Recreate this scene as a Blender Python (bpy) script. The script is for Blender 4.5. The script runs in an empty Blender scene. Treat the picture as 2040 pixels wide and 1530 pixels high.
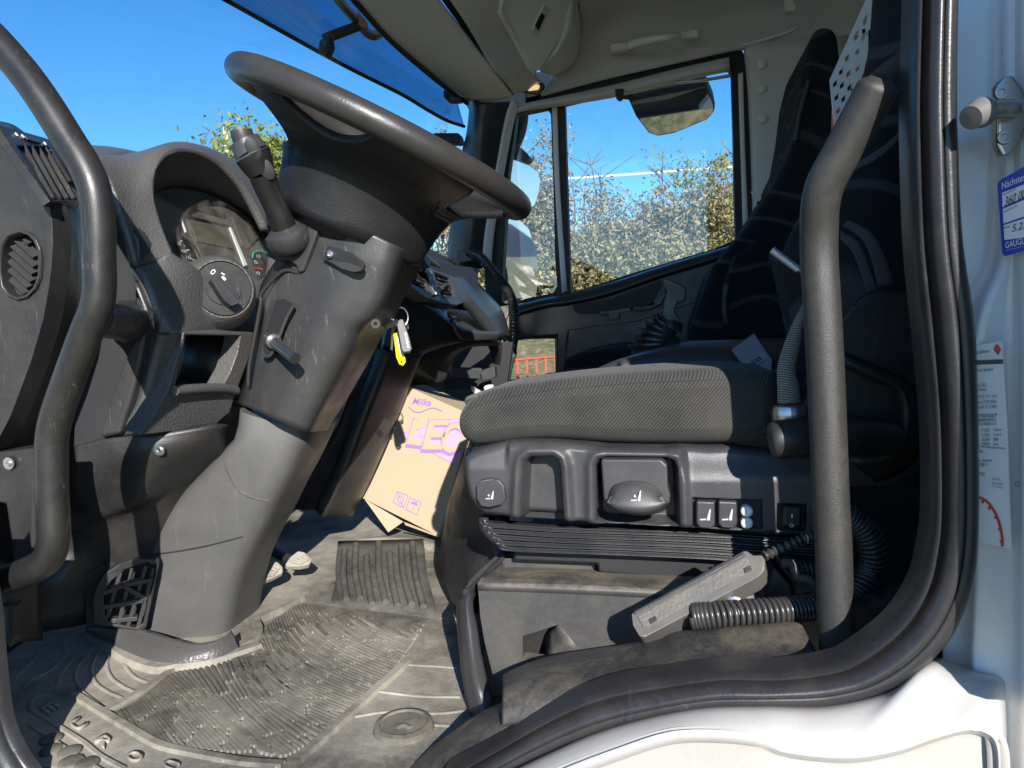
import bpy, bmesh, math, random
from mathutils import Vector, Matrix
from mathutils.geometry import tessellate_polygon
random.seed(7)
rad = math.radians
scene = bpy.context.scene
COL = scene.collection
# ------------------------------------------------------------------ camera
CAM = Vector((0.0, 0.0, 1.62))
YAW, PITCH, ROLL = 11.8, -4.8, -2.3
F_PX, W_PX, H_PX = 1484.0, 2040.0, 1530.0
cd = bpy.data.cameras.new('camera'); cam = bpy.data.objects.new('camera', cd); COL.objects.link(cam)
cd.sensor_width = 36.0; cd.lens = F_PX / W_PX * 36.0; cd.clip_start = 0.02; cd.clip_end = 5000
ROT = Matrix.Rotation(rad(YAW), 3, 'Z') @ Matrix.Rotation(rad(90 + PITCH), 3, 'X') @ Matrix.Rotation(rad(ROLL), 3, 'Z')
cam.matrix_world = Matrix.Translation(CAM) @ ROT.to_4x4()
scene.camera = cam
# ------------------------------------------------------------------ sky, sun, exposure
SUN = Vector((-0.41, 1.0, -0.50)).normalized()          # direction the light travels
sun_el = math.asin(-SUN.z); sun_az = math.atan2(-SUN.x, -SUN.y)
world = bpy.data.worlds.new('World'); scene.world = world; world.use_nodes = True
nt = world.node_tree; nt.nodes.clear()
sky = nt.nodes.new('ShaderNodeTexSky'); sky.sky_type = 'NISHITA'; sky.sun_disc = False
sky.sun_elevation = sun_el; sky.sun_rotation = sun_az
sky.air_density = 1.0; sky.dust_density = 0.1; sky.ozone_density = 4.0; sky.altitude = 1200
bg = nt.nodes.new('ShaderNodeBackground'); bg.inputs[1].default_value = 0.15
wo = nt.nodes.new('ShaderNodeOutputWorld')
hs = nt.nodes.new('ShaderNodeHueSaturation'); hs.inputs['Saturation'].default_value = 1.25; hs.inputs['Value'].default_value = 0.76
nt.links.new(sky.outputs[0], hs.inputs['Color']); nt.links.new(hs.outputs[0], bg.inputs[0]); nt.links.new(bg.outputs[0], wo.inputs[0])
sd = bpy.data.lights.new('sun', 'SUN'); sd.energy = 5.0; sd.angle = rad(0.5); sd.color = (1.0, 0.955, 0.89)
so = bpy.data.objects.new('sun', sd); COL.objects.link(so)
so.rotation_euler = (-SUN).to_track_quat('Z', 'Y').to_euler(); so.location = (3, -6, 6)
scene.view_settings.view_transform = 'Standard'; scene.view_settings.look = 'None'
scene.view_settings.exposure = 0.92; scene.view_settings.gamma = 1.0
scene.view_settings.use_curve_mapping = False
scene.render.engine = 'CYCLES'
# ------------------------------------------------------------------ measuring helpers
S7 = 700 / 2040
CROPS = {'A': (0, 0, S7), 'B': (0, 500, S7), 'C': (0, 1005, S7), 'D': (440, 0, S7), 'E': (600, 480, S7),
         'F': (600, 1005, S7), 'G': (900, 0, S7), 'H': (1340, 0, S7), 'I': (1340, 480, S7), 'J': (1340, 1005, S7),
         'K': (900, 850, S7), 'L': (400, 200, 500 / 2040), 'M': (300, 360, 260 / 2040), 'N': (0, 230, 320 / 1255),
         'O': (780, 470, 360 / 1669), 'Q': (1880, 320, 160 / 612), 'R': (1900, 660, 140 / 466), 'S': (1100, 480, 540 / 2040),
         'T': (0, 1230, 480 / 2040), 'U': (460, 1050, 500 / 1594), 'V': (700, 740, 260 / 1137), 'W': (1540, 0, 400 / 1330), 'Z': (0, 0, 1)}
def px(c, *pts):
    ox, oy, s = CROPS[c]
    return [(ox + p[0] * s, oy + p[1] * s) + tuple(p[2:]) for p in pts]
def ray(u, v):
    return (ROT @ Vector(((u - W_PX / 2) / F_PX, (H_PX / 2 - v) / F_PX, -1.0)))
def P(u, v, Y): d = ray(u, v); return CAM + d * ((Y - CAM.y) / d.y)
def PX(u, v, X): d = ray(u, v); return CAM + d * ((X - CAM.x) / d.x)
def PZ(u, v, Z): d = ray(u, v); return CAM + d * ((Z - CAM.z) / d.z)
class Plane:
    def __init__(s, o, n):
        s.o = Vector(o); s.n = Vector(n).normalized()
        if s.n.dot(CAM - s.o) < 0: s.n = -s.n
        s.r = Vector((0, 0, 1)).cross(s.n)
        if s.r.length < 1e-3: s.r = Vector((1, 0, 0))
        s.r.normalize(); s.u = s.n.cross(s.r)
    def hit(s, u, v, off=0.0):
        d = ray(u, v); t = (s.o + s.n * off - CAM).dot(s.n) / d.dot(s.n); return CAM + d * t
    def up(s, off): return Plane(s.o + s.n * off, s.n)
def PlY(Y): return Plane((0, Y, 0), (0, 1, 0))
def PlX(X): return Plane((X, 0, 0), (1, 0, 0))
def PlZ(Z): return Plane((0, 0, Z), (0, 0, 1))
def Pl3(a, b, c):
    A, B, C = [p if isinstance(p, Vector) else P(*p) for p in (a, b, c)]
    return Plane(A, (B - A).cross(C - A))
# ------------------------------------------------------------------ object helpers
def link(o, parent=None):
    COL.objects.link(o)
    if parent is not None:
        o.parent = parent
        o.matrix_parent_inverse = parent.matrix_world.inverted() if parent.type == 'EMPTY' else Matrix()
    return o
def tag(o, label=None, cat=None, group=None, kind=None):
    if label: o['label'] = label
    if cat: o['category'] = cat
    if group: o['group'] = group
    if kind: o['kind'] = kind
    return o
def thing(name, label, cat, loc=(0, 0, 0), group=None):
    e = bpy.data.objects.new(name, None); e.empty_display_size = 0.05
    e.matrix_world = Matrix.Translation(Vector(loc)); COL.objects.link(e)
    return tag(e, label, cat, group)
def finish(name, verts, faces, mat, parent=None, smooth=35, bevel=0, seg=2, thick=0, subsurf=0):
    me = bpy.data.meshes.new(name); me.from_pydata([tuple(v) for v in verts], [], faces); me.validate(); me.update()
    if smooth:
        me.polygons.foreach_set('use_smooth', [True] * len(me.polygons)); me.set_sharp_from_angle(angle=rad(smooth))
    me.materials.append(mat)
    o = bpy.data.objects.new(name, me); link(o, parent)
    if thick:
        m = o.modifiers.new('s', 'SOLIDIFY'); m.thickness = thick; m.offset = -1
    if bevel:
        m = o.modifiers.new('b', 'BEVEL'); m.width = bevel; m.segments = seg; m.limit_method = 'ANGLE'; m.angle_limit = rad(35)
        m.harden_normals = True
    if subsurf:
        m = o.modifiers.new('ss', 'SUBSURF'); m.levels = subsurf; m.render_levels = subsurf
    return o
def catmull(pts, n, closed=False):
    """resample a list of Vectors with a Catmull-Rom spline, n points, even in parameter"""
    k = len(pts); out = []
    segs = k if closed else k - 1
    if k == 1: return [pts[0]] * n
    cnt = n if closed else n - 1
    for i in range(n):
        t = i * segs / cnt; j = min(int(t), segs - 1); f = t - j
        if closed: a, b, c, d = pts[(j - 1) % k], pts[j % k], pts[(j + 1) % k], pts[(j + 2) % k]
        else:
            b, c = pts[j], pts[j + 1]
            a = pts[j - 1] if j > 0 else b * 2 - c
            d = pts[j + 2] if j + 2 < k else c * 2 - b
        out.append(0.5 * ((2 * b) + (c - a) * f + (2 * a - 5 * b + 4 * c - d) * f * f + (3 * b - a - 3 * c + d) * f ** 3))
    return out
def even(pts, n):
    """polyline resampled evenly by length"""
    L = [0]
    for a, b in zip(pts, pts[1:]): L.append(L[-1] + (b - a).length)
    out = []; j = 0
    for i in range(n):
        t = L[-1] * i / (n - 1)
        while j < len(L) - 2 and L[j + 1] < t: j += 1
        f = (t - L[j]) / max(L[j + 1] - L[j], 1e-9); out.append(pts[j].lerp(pts[j + 1], min(max(f, 0), 1)))
    return out
def V3(p): return p if isinstance(p, Vector) else P(*p)
def patch(name, rails, mat, parent=None, nu=24, nv=6, thick=0.006, straight=False, smooth=60, lin=False, bevel=0):
    """surface through rails (each a list of (u,v,Y) or Vectors); thickness grows away from the camera"""
    R = []
    for r in rails:
        pts = [V3(p) for p in r]
        R.append(pts if lin else catmull(pts, nu))
    if lin: nu = len(R[0])
    cols = []
    for i in range(nu):
        c = [R[j][i] for j in range(len(R))]
        cols.append(c if straight else catmull(c, (len(R) - 1) * nv + 1))
    m = len(cols[0]); verts = [v for c in cols for v in c]
    faces = [(i * m + j, (i + 1) * m + j, (i + 1) * m + j + 1, i * m + j + 1) for i in range(nu - 1) for j in range(m - 1)]
    s = 0.0
    for f in faces:
        a, b, c = verts[f[0]], verts[f[1]], verts[f[2]]; n = (b - a).cross(c - a); s += n.dot((CAM - a).normalized())
    if s < 0: faces = [tuple(reversed(f)) for f in faces]
    return finish(name, verts, faces, mat, parent, smooth, thick=thick, bevel=bevel)
def sweep2(name, railA, railB, profile, mat, parent=None, n=60, depth=Vector((0, -1, 0)), thick=0.0):
    """profile (t, off) swept between two paired rails; off moves along depth"""
    A = catmull([V3(p) for p in railA], n); B = catmull([V3(p) for p in railB], n)
    rails = [[a.lerp(b, t) + depth * o for a, b in zip(A, B)] for t, o in profile]
    return patch(name, rails, mat, parent, nu=n, nv=3, thick=thick, lin=True, smooth=50)
def slab(name, plane, outline, thick, mat, parent=None, holes=(), bevel=0.003, seg=2, smooth_n=0, off=0.0, depth=None, smooth=35):
    """flat traced plate on a plane with real thickness away from the camera"""
    def loop(l):
        pts = [p if isinstance(p, Vector) else plane.hit(p[0], p[1], off) for p in l]
        if smooth_n: pts = catmull(pts, smooth_n, True)
        return pts
    loops = [loop(outline)] + [loop(h) for h in holes]
    D = depth if depth is not None else -plane.n * thick
    flat2 = [[Vector(((p - plane.o).dot(plane.r), (p - plane.o).dot(plane.u), 0)) for p in l] for l in loops]
    tris = tessellate_polygon(flat2)
    verts = [p for l in loops for p in l]; N = len(verts); fl = [p for l in flat2 for p in l]
    faces = []
    for t in tris:
        a, b, c = t
        if (fl[b] - fl[a]).cross(fl[c] - fl[a]).z < 0: t = (a, c, b)
        faces.append(tuple(t)); faces.append(tuple(i + N for i in reversed(t)))
    verts = verts + [v + D for v in verts]
    base = 0
    for li, l in enumerate(flat2):
        k = len(l); area = sum(l[i].x * l[(i + 1) % k].y - l[(i + 1) % k].x * l[i].y for i in range(k))
        ccw = area > 0
        want = ccw if li == 0 else ccw
        for i in range(k):
            a, b = base + i, base + (i + 1) % k
            f = (a, a + N, b + N, b)
            if not ccw: f = tuple(reversed(f))
            faces.append(f)
        base += k
    # make all normals consistent
    me = bpy.data.meshes.new(name); bm = bmesh.new()
    bv = [bm.verts.new(v) for v in verts]
    for f in faces:
        try: bm.faces.new([bv[i] for i in f])
        except ValueError: pass
    bmesh.ops.recalc_face_normals(bm, faces=bm.faces); bm.to_mesh(me); bm.free()
    if smooth:
        me.polygons.foreach_set('use_smooth', [True] * len(me.polygons)); me.set_sharp_from_angle(angle=rad(smooth))
    me.materials.append(mat)
    o = bpy.data.objects.new(name, me); link(o, parent)
    if bevel:
        m = o.modifiers.new('b', 'BEVEL'); m.width = bevel; m.segments = seg; m.limit_method = 'ANGLE'; m.angle_limit = rad(35); m.harden_normals = True
    return o
def tube_data(path, r, sides=14, caps=True, flat=None):
    n = len(path); verts = []; faces = []
    t0 = (path[1] - path[0]).normalized()
    up = Vector((0, 0, 1)) if abs(t0.z) < 0.9 else Vector((0, 1, 0))
    nrm = t0.cross(up).normalized()
    for i, p in enumerate(path):
        t = (path[min(i + 1, n - 1)] - path[max(i - 1, 0)]).normalized()
        nrm = (nrm - t * nrm.dot(t)).normalized(); bn = t.cross(nrm)
        rr = r[i] if isinstance(r, (list, tuple)) else r
        for k in range(sides):
            a = 2 * math.pi * k / sides; verts.append(p + (nrm * math.cos(a) + bn * math.sin(a)) * rr)
    for i in range(n - 1):
        for k in range(sides):
            a, b = i * sides + k, i * sides + (k + 1) % sides
            faces.append((a, b, b + sides, a + sides))
    if caps:
        faces.append(tuple(reversed(range(sides)))); faces.append(tuple(range((n - 1) * sides, n * sides)))
    return verts, faces
def tube(name, pts, r, mat, parent=None, n=40, sides=14, spline=True, taper=None):
    pts = [V3(p) for p in pts]
    path = catmull(pts, n) if spline else pts
    rr = r
    if taper: rr = [r * taper(i / (len(path) - 1)) for i in range(len(path))]
    v, f = tube_data(path, rr, sides)
    return finish(name, v, f, mat, parent, 50)
def fillet(pts, rr, k=6):
    """polyline with rounded corners"""
    pts = [V3(p) for p in pts]; out = [pts[0]]
    for i in range(1, len(pts) - 1):
        a, b, c = pts[i - 1], pts[i], pts[i + 1]
        d = min(rr, (a - b).length * 0.45, (c - b).length * 0.45)
        p, q = b + (a - b).normalized() * d, b + (c - b).normalized() * d
        for j in range(k + 1):
            t = j / k; out.append(p * (1 - t) ** 2 + b * 2 * t * (1 - t) + q * t * t)
    out.append(pts[-1]); return out
def loft(name, rings, mat, parent=None, caps=True, smooth=40, bevel=0, closed=True, thick=0):
    k = len(rings[0]); verts = [v for r in rings for v in r]; faces = []
    for i in range(len(rings) - 1):
        for j in range(k if closed else k - 1):
            a, b = i * k + j, i * k + (j + 1) % k
            faces.append((a, b, b + k, a + k))
    if caps and closed: faces.append(tuple(reversed(range(k)))); faces.append(tuple(range((len(rings) - 1) * k, len(rings) * k)))
    o = finish(name, verts, faces, mat, parent, smooth, bevel=bevel, thick=thick)
    bm = bmesh.new(); bm.from_mesh(o.data); bmesh.ops.recalc_face_normals(bm, faces=bm.faces); bm.to_mesh(o.data); bm.free()
    return o
def lathe(name, base, axis, prof, mat, parent=None, sides=24, smooth=35, sx=1.0, ref=None):
    """prof = (radius, height) along axis"""
    ax = Vector(axis).normalized(); r = Vector(ref) if ref is not None else (Vector((0, 0, 1)) if abs(ax.z) < 0.9 else Vector((1, 0, 0)))
    e1 = (r - ax * r.dot(ax)).normalized(); e2 = ax.cross(e1); base = Vector(base)
    rings = [[base + ax * h + (e1 * math.cos(2 * math.pi * k / sides) * sx + e2 * math.sin(2 * math.pi * k / sides)) * max(q, 1e-5) for k in range(sides)] for q, h in prof]
    return loft(name, rings, mat, parent, smooth=smooth)
def box(name, c, ex, ey, ez, mat, parent=None, bevel=0.002):
    """box from centre and three half-axis Vectors"""
    c = Vector(c); v = [c + ex * a + ey * b + ez * d for a in (-1, 1) for b in (-1, 1) for d in (-1, 1)]
    f = [(0, 1, 3, 2), (4, 6, 7, 5), (0, 4, 5, 1), (2, 3, 7, 6), (0, 2, 6, 4), (1, 5, 7, 3)]
    o = finish(name, v, f, mat, parent, 35, bevel=bevel)
    bm = bmesh.new(); bm.from_mesh(o.data); bmesh.ops.recalc_face_normals(bm, faces=bm.faces); bm.to_mesh(o.data); bm.free()
    return o
def bar(name, a, b, w, t, n, mat, parent=None, bevel=0.001):
    """flat bar from a to b, width w, thickness t along n"""
    a, b = V3(a), V3(b); d = (b - a); n = (n - d * n.dot(d) / d.length_squared).normalized(); s = d.cross(n).normalized()
    return box(name, (a + b) / 2, d / 2, s * w / 2, n * t / 2, mat, parent, bevel)
def text(name, s, plane, p0, p1, mat, parent=None, off=0.0006, ext=0.0003, pup=None, shear=0.0, align_h=None, bold=0.0):
    """writing laid flat on a plane: baseline from pixel p0 to p1, cap height to pixel pup if given"""
    cu = bpy.data.curves.new(name, 'FONT'); cu.body = s; cu.extrude = 0; cu.shear = shear; cu.offset = bold; cu.resolution_u = 3
    ob = bpy.data.objects.new(name, cu); COL.objects.link(ob)
    bpy.context.view_layer.update()
    me = bpy.data.meshes.new_from_object(ob.evaluated_get(bpy.context.evaluated_depsgraph_get()))
    bpy.data.objects.remove(ob)
    xs = [v.co.x for v in me.vertices]; ys = [v.co.y for v in me.vertices]
    x0, x1, y0, y1 = min(xs), max(xs), min(ys), max(ys)
    A, B = plane.hit(*p0, off), plane.hit(*p1, off); ex = (B - A) / (x1 - x0)
    if pup is not None: ey = (plane.hit(*pup, off) - A) / (y1 - y0)
    else:
        ey = plane.n.cross(ex)
        if align_h: ey = ey.normalized() * align_h / (y1 - y0)
    for v in me.vertices:
        v.co = A + ex * (v.co.x - x0) + ey * (v.co.y - y0)
    me.materials.append(mat); me.name = name
    o = bpy.data.objects.new(name, me); link(o, parent)
    if ext:
        m = o.modifiers.new('s', 'SOLIDIFY'); m.thickness = ext; m.offset = 0
    return o
from mathutils.bvhtree import BVHTree
BVH = {}
def onmesh(o, u, v, off=0.0):
    """point of an already built part under a photo pixel"""
    if o.name not in BVH:
        dg = bpy.context.evaluated_depsgraph_get(); bpy.context.view_layer.update()
        ev = o.evaluated_get(dg); me = ev.to_mesh(); mw = o.matrix_world
        BVH[o.name] = BVHTree.FromPolygons([mw @ q.co for q in me.vertices], [tuple(f.vertices) for f in me.polygons]); ev.to_mesh_clear()
    d = ray(u, v).normalized(); loc, nrm, i, dist = BVH[o.name].ray_cast(CAM, d)
    if loc is None:
        loc, nrm, i, dist = BVH[o.name].find_nearest(CAM + d * 1.1)
    if nrm.dot(d) > 0: nrm = -nrm
    return loc + nrm * off
# ------------------------------------------------------------------ materials
MATS = {}
def newmat(name):
    m = bpy.data.materials.new(name); m.use_nodes = True; MATS[name] = m
    return m, m.node_tree, m.node_tree.nodes['Principled BSDF']
def nd(t, kind, **kw):
    n = t.nodes.new(kind)
    for k, v in kw.items(): setattr(n, k, v)
    return n
def ramp(t, src, a, b, ca=(0, 0, 0, 1), cb=(1, 1, 1, 1)):
    r = nd(t, 'ShaderNodeValToRGB'); r.color_ramp.elements[0].position = a; r.color_ramp.elements[1].position = b
    r.color_ramp.elements[0].color = ca; r.color_ramp.elements[1].color = cb; t.links.new(src, r.inputs[0]); return r.outputs[0]
def mixc(t, fac, a, b, mode='MIX'):
    m = nd(t, 'ShaderNodeMix', data_type='RGBA', blend_type=mode)
    if isinstance(fac, float): m.inputs[0].default_value = fac
    else: t.links.new(fac, m.inputs[0])
    for s, i in ((a, 6), (b, 7)):
        if isinstance(s, tuple): m.inputs[i].default_value = s if len(s) == 4 else (*s, 1)
        else: t.links.new(s, m.inputs[i])
    return m.outputs[2]
def mathn(t, op, a, b=None):
    m = nd(t, 'ShaderNodeMath', operation=op)
    for i, s in enumerate((a, b)):
        if s is None: continue
        if isinstance(s, (int, float)): m.inputs[i].default_value = s
        else: t.links.new(s, m.inputs[i])
    return m.outputs[0]
def noise(t, scale, detail=4, rough=0.55, vec=None, dist=0.0):
    n = nd(t, 'ShaderNodeTexNoise'); n.inputs['Scale'].default_value = scale; n.inputs['Detail'].default_value = detail
    n.inputs['Roughness'].default_value = rough; n.inputs['Distortion'].default_value = dist
    if vec: t.links.new(vec, n.inputs['Vector'])
    return n.outputs['Fac']
def pos(t): return nd(t, 'ShaderNodeNewGeometry').outputs['Position']
DUST = (0.30, 0.245, 0.165)
def plastic(name, col, rough=0.45, grain=0, gstr=0.25, dust=0.0, var=0.25, scratch=0.0, spec=0.5, dustlo=0.45, up=0.6, gkind='leather', metal=0.0, coat=0.0, dcol=DUST):
    m, t, b = newmat(name); p = pos(t)
    n1 = noise(t, 9, 5, 0.6, p)
    lo = tuple(c * (1 - var) for c in col); hi = tuple(min(1, c * (1 + var)) for c in col)
    c = mixc(t, n1, lo, hi)
    rsock = ramp(t, noise(t, 23, 4, 0.6, p), 0.25, 0.8, (max(rough - .1, .05),) * 3 + (1,), (min(rough + .12, 1),) * 3 + (1,))
    if dust > 0:
        d1 = ramp(t, noise(t, 14, 8, 0.7, p, 0.5), dustlo, min(dustlo + .3, 1.0))
        d2 = ramp(t, noise(t, 220, 3, 0.6, p), 0.35, 0.75)
        geo = nd(t, 'ShaderNodeNewGeometry'); sx = nd(t, 'ShaderNodeSeparateXYZ'); t.links.new(geo.outputs['Normal'], sx.inputs[0])
        upf = mathn(t, 'ADD', mathn(t, 'MULTIPLY', mathn(t, 'MAXIMUM', sx.outputs[2], 0.0), up), 1.0 - up)
        dd = mathn(t, 'MULTIPLY', mathn(t, 'MULTIPLY', mathn(t, 'ADD', mathn(t, 'MULTIPLY', d1, 0.75), mathn(t, 'MULTIPLY', d2, 0.25)), upf), dust)
        c = mixc(t, dd, c, dcol)
        rm = nd(t, 'ShaderNodeMix', data_type='FLOAT'); t.links.new(dd, rm.inputs[0]); t.links.new(rsock, rm.inputs[2]); rm.inputs[3].default_value = 0.9
        rsock = rm.outputs[0]
    if scratch > 0:
        mp = nd(t, 'ShaderNodeMapping'); mp.inputs['Scale'].default_value = (60, 60, 9); mp.inputs['Rotation'].default_value = (0.3, 0.5, 0.2); t.links.new(p, mp.inputs[0])
        s = ramp(t, noise(t, 1.0, 6, 0.75, mp.outputs[0], 1.5), 0.60, 0.68)
        c = mixc(t, mathn(t, 'MULTIPLY', s, scratch), c, (0.35, 0.34, 0.32))
    t.links.new(c, b.inputs['Base Color']); t.links.new(rsock, b.inputs['Roughness'])
    b.inputs['Specular IOR Level'].default_value = spec; b.inputs['Metallic'].default_value = metal
    b.inputs['Coat Weight'].default_value = coat
    if grain:
        bp = nd(t, 'ShaderNodeBump'); bp.inputs['Strength'].default_value = gstr; bp.inputs['Distance'].default_value = 0.001
        if gkind == 'leather':
            v = nd(t, 'ShaderNodeTexVoronoi', feature='SMOOTH_F1'); v.inputs['Scale'].default_value = grain; t.links.new(p, v.inputs['Vector']); src = v.outputs['Distance']
        else: src = noise(t, grain, 3, 0.6, p)
        t.links.new(src, bp.inputs['Height']); t.links.new(bp.outputs[0], b.inputs['Normal'])
    return m
def simple(name, col, rough=0.5, metal=0.0, spec=0.5, emit=0.0):
    m, t, b = newmat(name); b.inputs['Base Color'].default_value = (*col, 1); b.inputs['Roughness'].default_value = rough
    b.inputs['Metallic'].default_value = metal; b.inputs['Specular IOR Level'].default_value = spec
    if emit: b.inputs['Emission Color'].default_value = (*col, 1); b.inputs['Emission Strength'].default_value = emit
    return m
def glass(name, tint=(0.96, 0.98, 0.97), refl=0.05, edge=0.5, rough=0.0, grime=0.0):
    m = bpy.data.materials.new(name); m.use_nodes = True; t = m.node_tree; t.nodes.clear()
    out = nd(t, 'ShaderNodeOutputMaterial'); tr = nd(t, 'ShaderNodeBsdfTransparent'); tr.inputs[0].default_value = (*tint, 1)
    gl = nd(t, 'ShaderNodeBsdfGlossy'); gl.inputs['Roughness'].default_value = rough
    lw = nd(t, 'ShaderNodeLayerWeight'); lw.inputs[0].default_value = 0.5
    f = mathn(t, 'ADD', mathn(t, 'MULTIPLY', mathn(t, 'POWER', lw.outputs['Facing'], 4.0), edge), refl)
    mx = nd(t, 'ShaderNodeMixShader'); t.links.new(f, mx.inputs[0]); t.links.new(tr.outputs[0], mx.inputs[1]); t.links.new(gl.outputs[0], mx.inputs[2])
    last = mx.outputs[0]
    if grime:
        df = nd(t, 'ShaderNodeBsdfDiffuse'); df.inputs[0].default_value = (0.55, 0.52, 0.46, 1)
        m2 = nd(t, 'ShaderNodeMixShader'); g = mathn(t, 'MULTIPLY', ramp(t, noise(t, 12, 8, 0.7, pos(t), 1.0), 0.45, 0.8), grime)
        t.links.new(g, m2.inputs[0]); t.links.new(last, m2.inputs[1]); t.links.new(df.outputs[0], m2.inputs[2]); last = m2.outputs[0]
    t.links.new(last, out.inputs[0]); return m
# ------------------------------------------------------------------ material set
M_dash = plastic('soft_dash', (0.074, 0.072, 0.070), 0.42, 300, 0.9, dust=0.05, var=0.12)
M_hard = plastic('hard_black_plastic', (0.017, 0.017, 0.018), 0.42, 700, 0.14, dust=0.13, var=0.25, scratch=0.10, up=0.35)
M_grey = plastic('grey_column_plastic', (0.030, 0.030, 0.031), 0.42, 700, 0.14, dust=0.08, var=0.18, scratch=0.25, up=0.3)
M_shroud = plastic('column_shroud_grey', (0.070, 0.069, 0.067), 0.48, 700, 0.14, dust=0.12, var=0.2, scratch=0.10, up=0.3, spec=0.5)
M_seatp = plastic('seat_side_plastic', (0.036, 0.0365, 0.041), 0.34, 1100, 0.35, dust=0.16, var=0.15, up=0.5, gkind='noise')
M_seatdusty = plastic('dusty_box_plastic', (0.042, 0.042, 0.044), 0.42, 1100, 0.2, dust=0.75, var=0.15, up=0.8, dustlo=0.35)
M_rubber = plastic('seal_rubber', (0.020, 0.020, 0.023), 0.32, 500, 0.08, dust=0.10, var=0.25, up=0.3, scratch=0.06)
M_trim = plastic('sill_trim_plastic', (0.027, 0.0275, 0.03), 0.34, 1000, 0.3, dust=0.6, var=0.2, up=0.7, gkind='noise')
M_hand = plastic('handle_black', (0.012, 0.012, 0.0125), 0.38, 700, 0.12, dust=0.08, var=0.35, scratch=0.12, up=0.2)
M_handr = plastic('handle_grey_textured', (0.028, 0.0275, 0.027), 0.38, 1200, 0.5, dust=0.18, var=0.15, up=0.1, gkind='noise', dustlo=0.55)
M_wheel = plastic('wheel_leather', (0.027, 0.0255, 0.025), 0.38, 420, 0.16, dust=0.06, var=0.25, up=0.3)
M_sill_dimmed = plastic('sill_white_dimmed', (0.375, 0.365, 0.35), 0.30, 0, dust=0.55, var=0.05, up=0.0, coat=0.4, dustlo=0.50, scratch=0.30)  # cab white with base darkened against direct sun, plus dirt and scuffs
M_white = plastic('white_paint', (0.78, 0.78, 0.77), 0.30, 0, dust=0.20, var=0.03, up=0.0, coat=0.4, dustlo=0.58)
M_beige = plastic('beige_lining', (0.585, 0.58, 0.575), 0.75, 700, 0.15, dust=0.0, var=0.06, gkind='noise')
M_beige2 = plastic('beige_trim', (0.72, 0.705, 0.68), 0.6, 700, 0.1, var=0.05, gkind='noise')
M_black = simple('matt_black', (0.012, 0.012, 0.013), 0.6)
M_dark = plastic('dark_door_plastic', (0.032, 0.033, 0.036), 0.35, 800, 0.1, var=0.2)
M_metal = simple('bare_metal', (0.55, 0.54, 0.52), 0.32, 1.0)
M_print = simple('white_print', (0.85, 0.85, 0.85), 0.5)
M_sym = simple('grey_print', (0.70, 0.70, 0.69), 0.5)
M_purple = simple('purple_print', (0.30, 0.16, 0.46), 0.6)
M_purple2 = simple('pale_purple_print', (0.47, 0.31, 0.44), 0.7)
M_ink = simple('black_print', (0.02, 0.02, 0.025), 0.6)
M_red = simple('red_print', (0.70, 0.06, 0.04), 0.5)
M_blue = simple('blue_print', (0.015, 0.05, 0.42), 0.4)
M_green = simple('green_print', (0.04, 0.42, 0.26), 0.5)
M_orange = simple('orange_fabric', (0.85, 0.14, 0.02), 0.8)
M_yellow = simple('yellow_plastic', (0.85, 0.66, 0.0), 0.4)
M_paper = plastic('white_sticker', (0.80, 0.80, 0.79), 0.5, 0, dust=0.1, var=0.02, up=0.0)
M_screen = simple('lcd_grey', (0.12, 0.12, 0.085), 0.15)
M_clust = plastic('cluster_face', (0.10, 0.098, 0.092), 0.35, 0, dust=0.25, var=0.15, up=0.0)
M_mirror = simple('mirror_glass', (0.82, 0.84, 0.85), 0.02, 1.0)
M_glass = glass('window_glass', refl=0.06, edge=0.4, grime=0.06)  # light grime, raised to lay a haze over the shrubs outside
M_screenglass = glass('windscreen_glass', (0.95, 0.97, 0.97), 0.03, 0.3, grime=0.01)
M_tint = glass('tinted_visor', (0.40, 0.52, 0.61), 0.03, 0.25)
M_lens = glass('cluster_lens', (0.9, 0.9, 0.9), 0.05, 0.3, rough=0.05, grime=0.12)
M_lamp = simple('lamp_lens', (0.9, 0.62, 0.30), 0.4, emit=0.5)

def fabric(name, base, hi, scale=1450.0, diag=(1, 0, -0.8), bump=0.6):
    m, t, b = newmat(name); p = pos(t)
    dp = nd(t, 'ShaderNodeVectorMath', operation='DOT_PRODUCT'); t.links.new(p, dp.inputs[0]); dp.inputs[1].default_value = diag
    w = mathn(t, 'SINE', mathn(t, 'MULTIPLY', dp.outputs['Value'], scale))
    n = noise(t, 700, 3, 0.6, p); k = mathn(t, 'ADD', mathn(t, 'MULTIPLY', w, 0.4), n)
    c = mixc(t, ramp(t, k, 0.15, 0.9), base, hi); c = mixc(t, mathn(t, 'MULTIPLY', ramp(t, noise(t, 8, 6, 0.6, p), 0.4, 0.8), 0.2), c, (0.2, 0.18, 0.15))
    t.links.new(c, b.inputs['Base Color']); b.inputs['Roughness'].default_value = 0.85; b.inputs['Specular IOR Level'].default_value = 0.25
    b.inputs['Sheen Weight'].default_value = 0.08
    bp = nd(t, 'ShaderNodeBump'); bp.inputs['Strength'].default_value = bump; bp.inputs['Distance'].default_value = 0.0012
    t.links.new(k, bp.inputs['Height']); t.links.new(bp.outputs[0], b.inputs['Normal']); return m
M_twill = fabric('seat_twill', (0.012, 0.0118, 0.0115), (0.044, 0.0425, 0.040), 1900, (0.75, 0.3, -0.65), 0.5)
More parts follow.
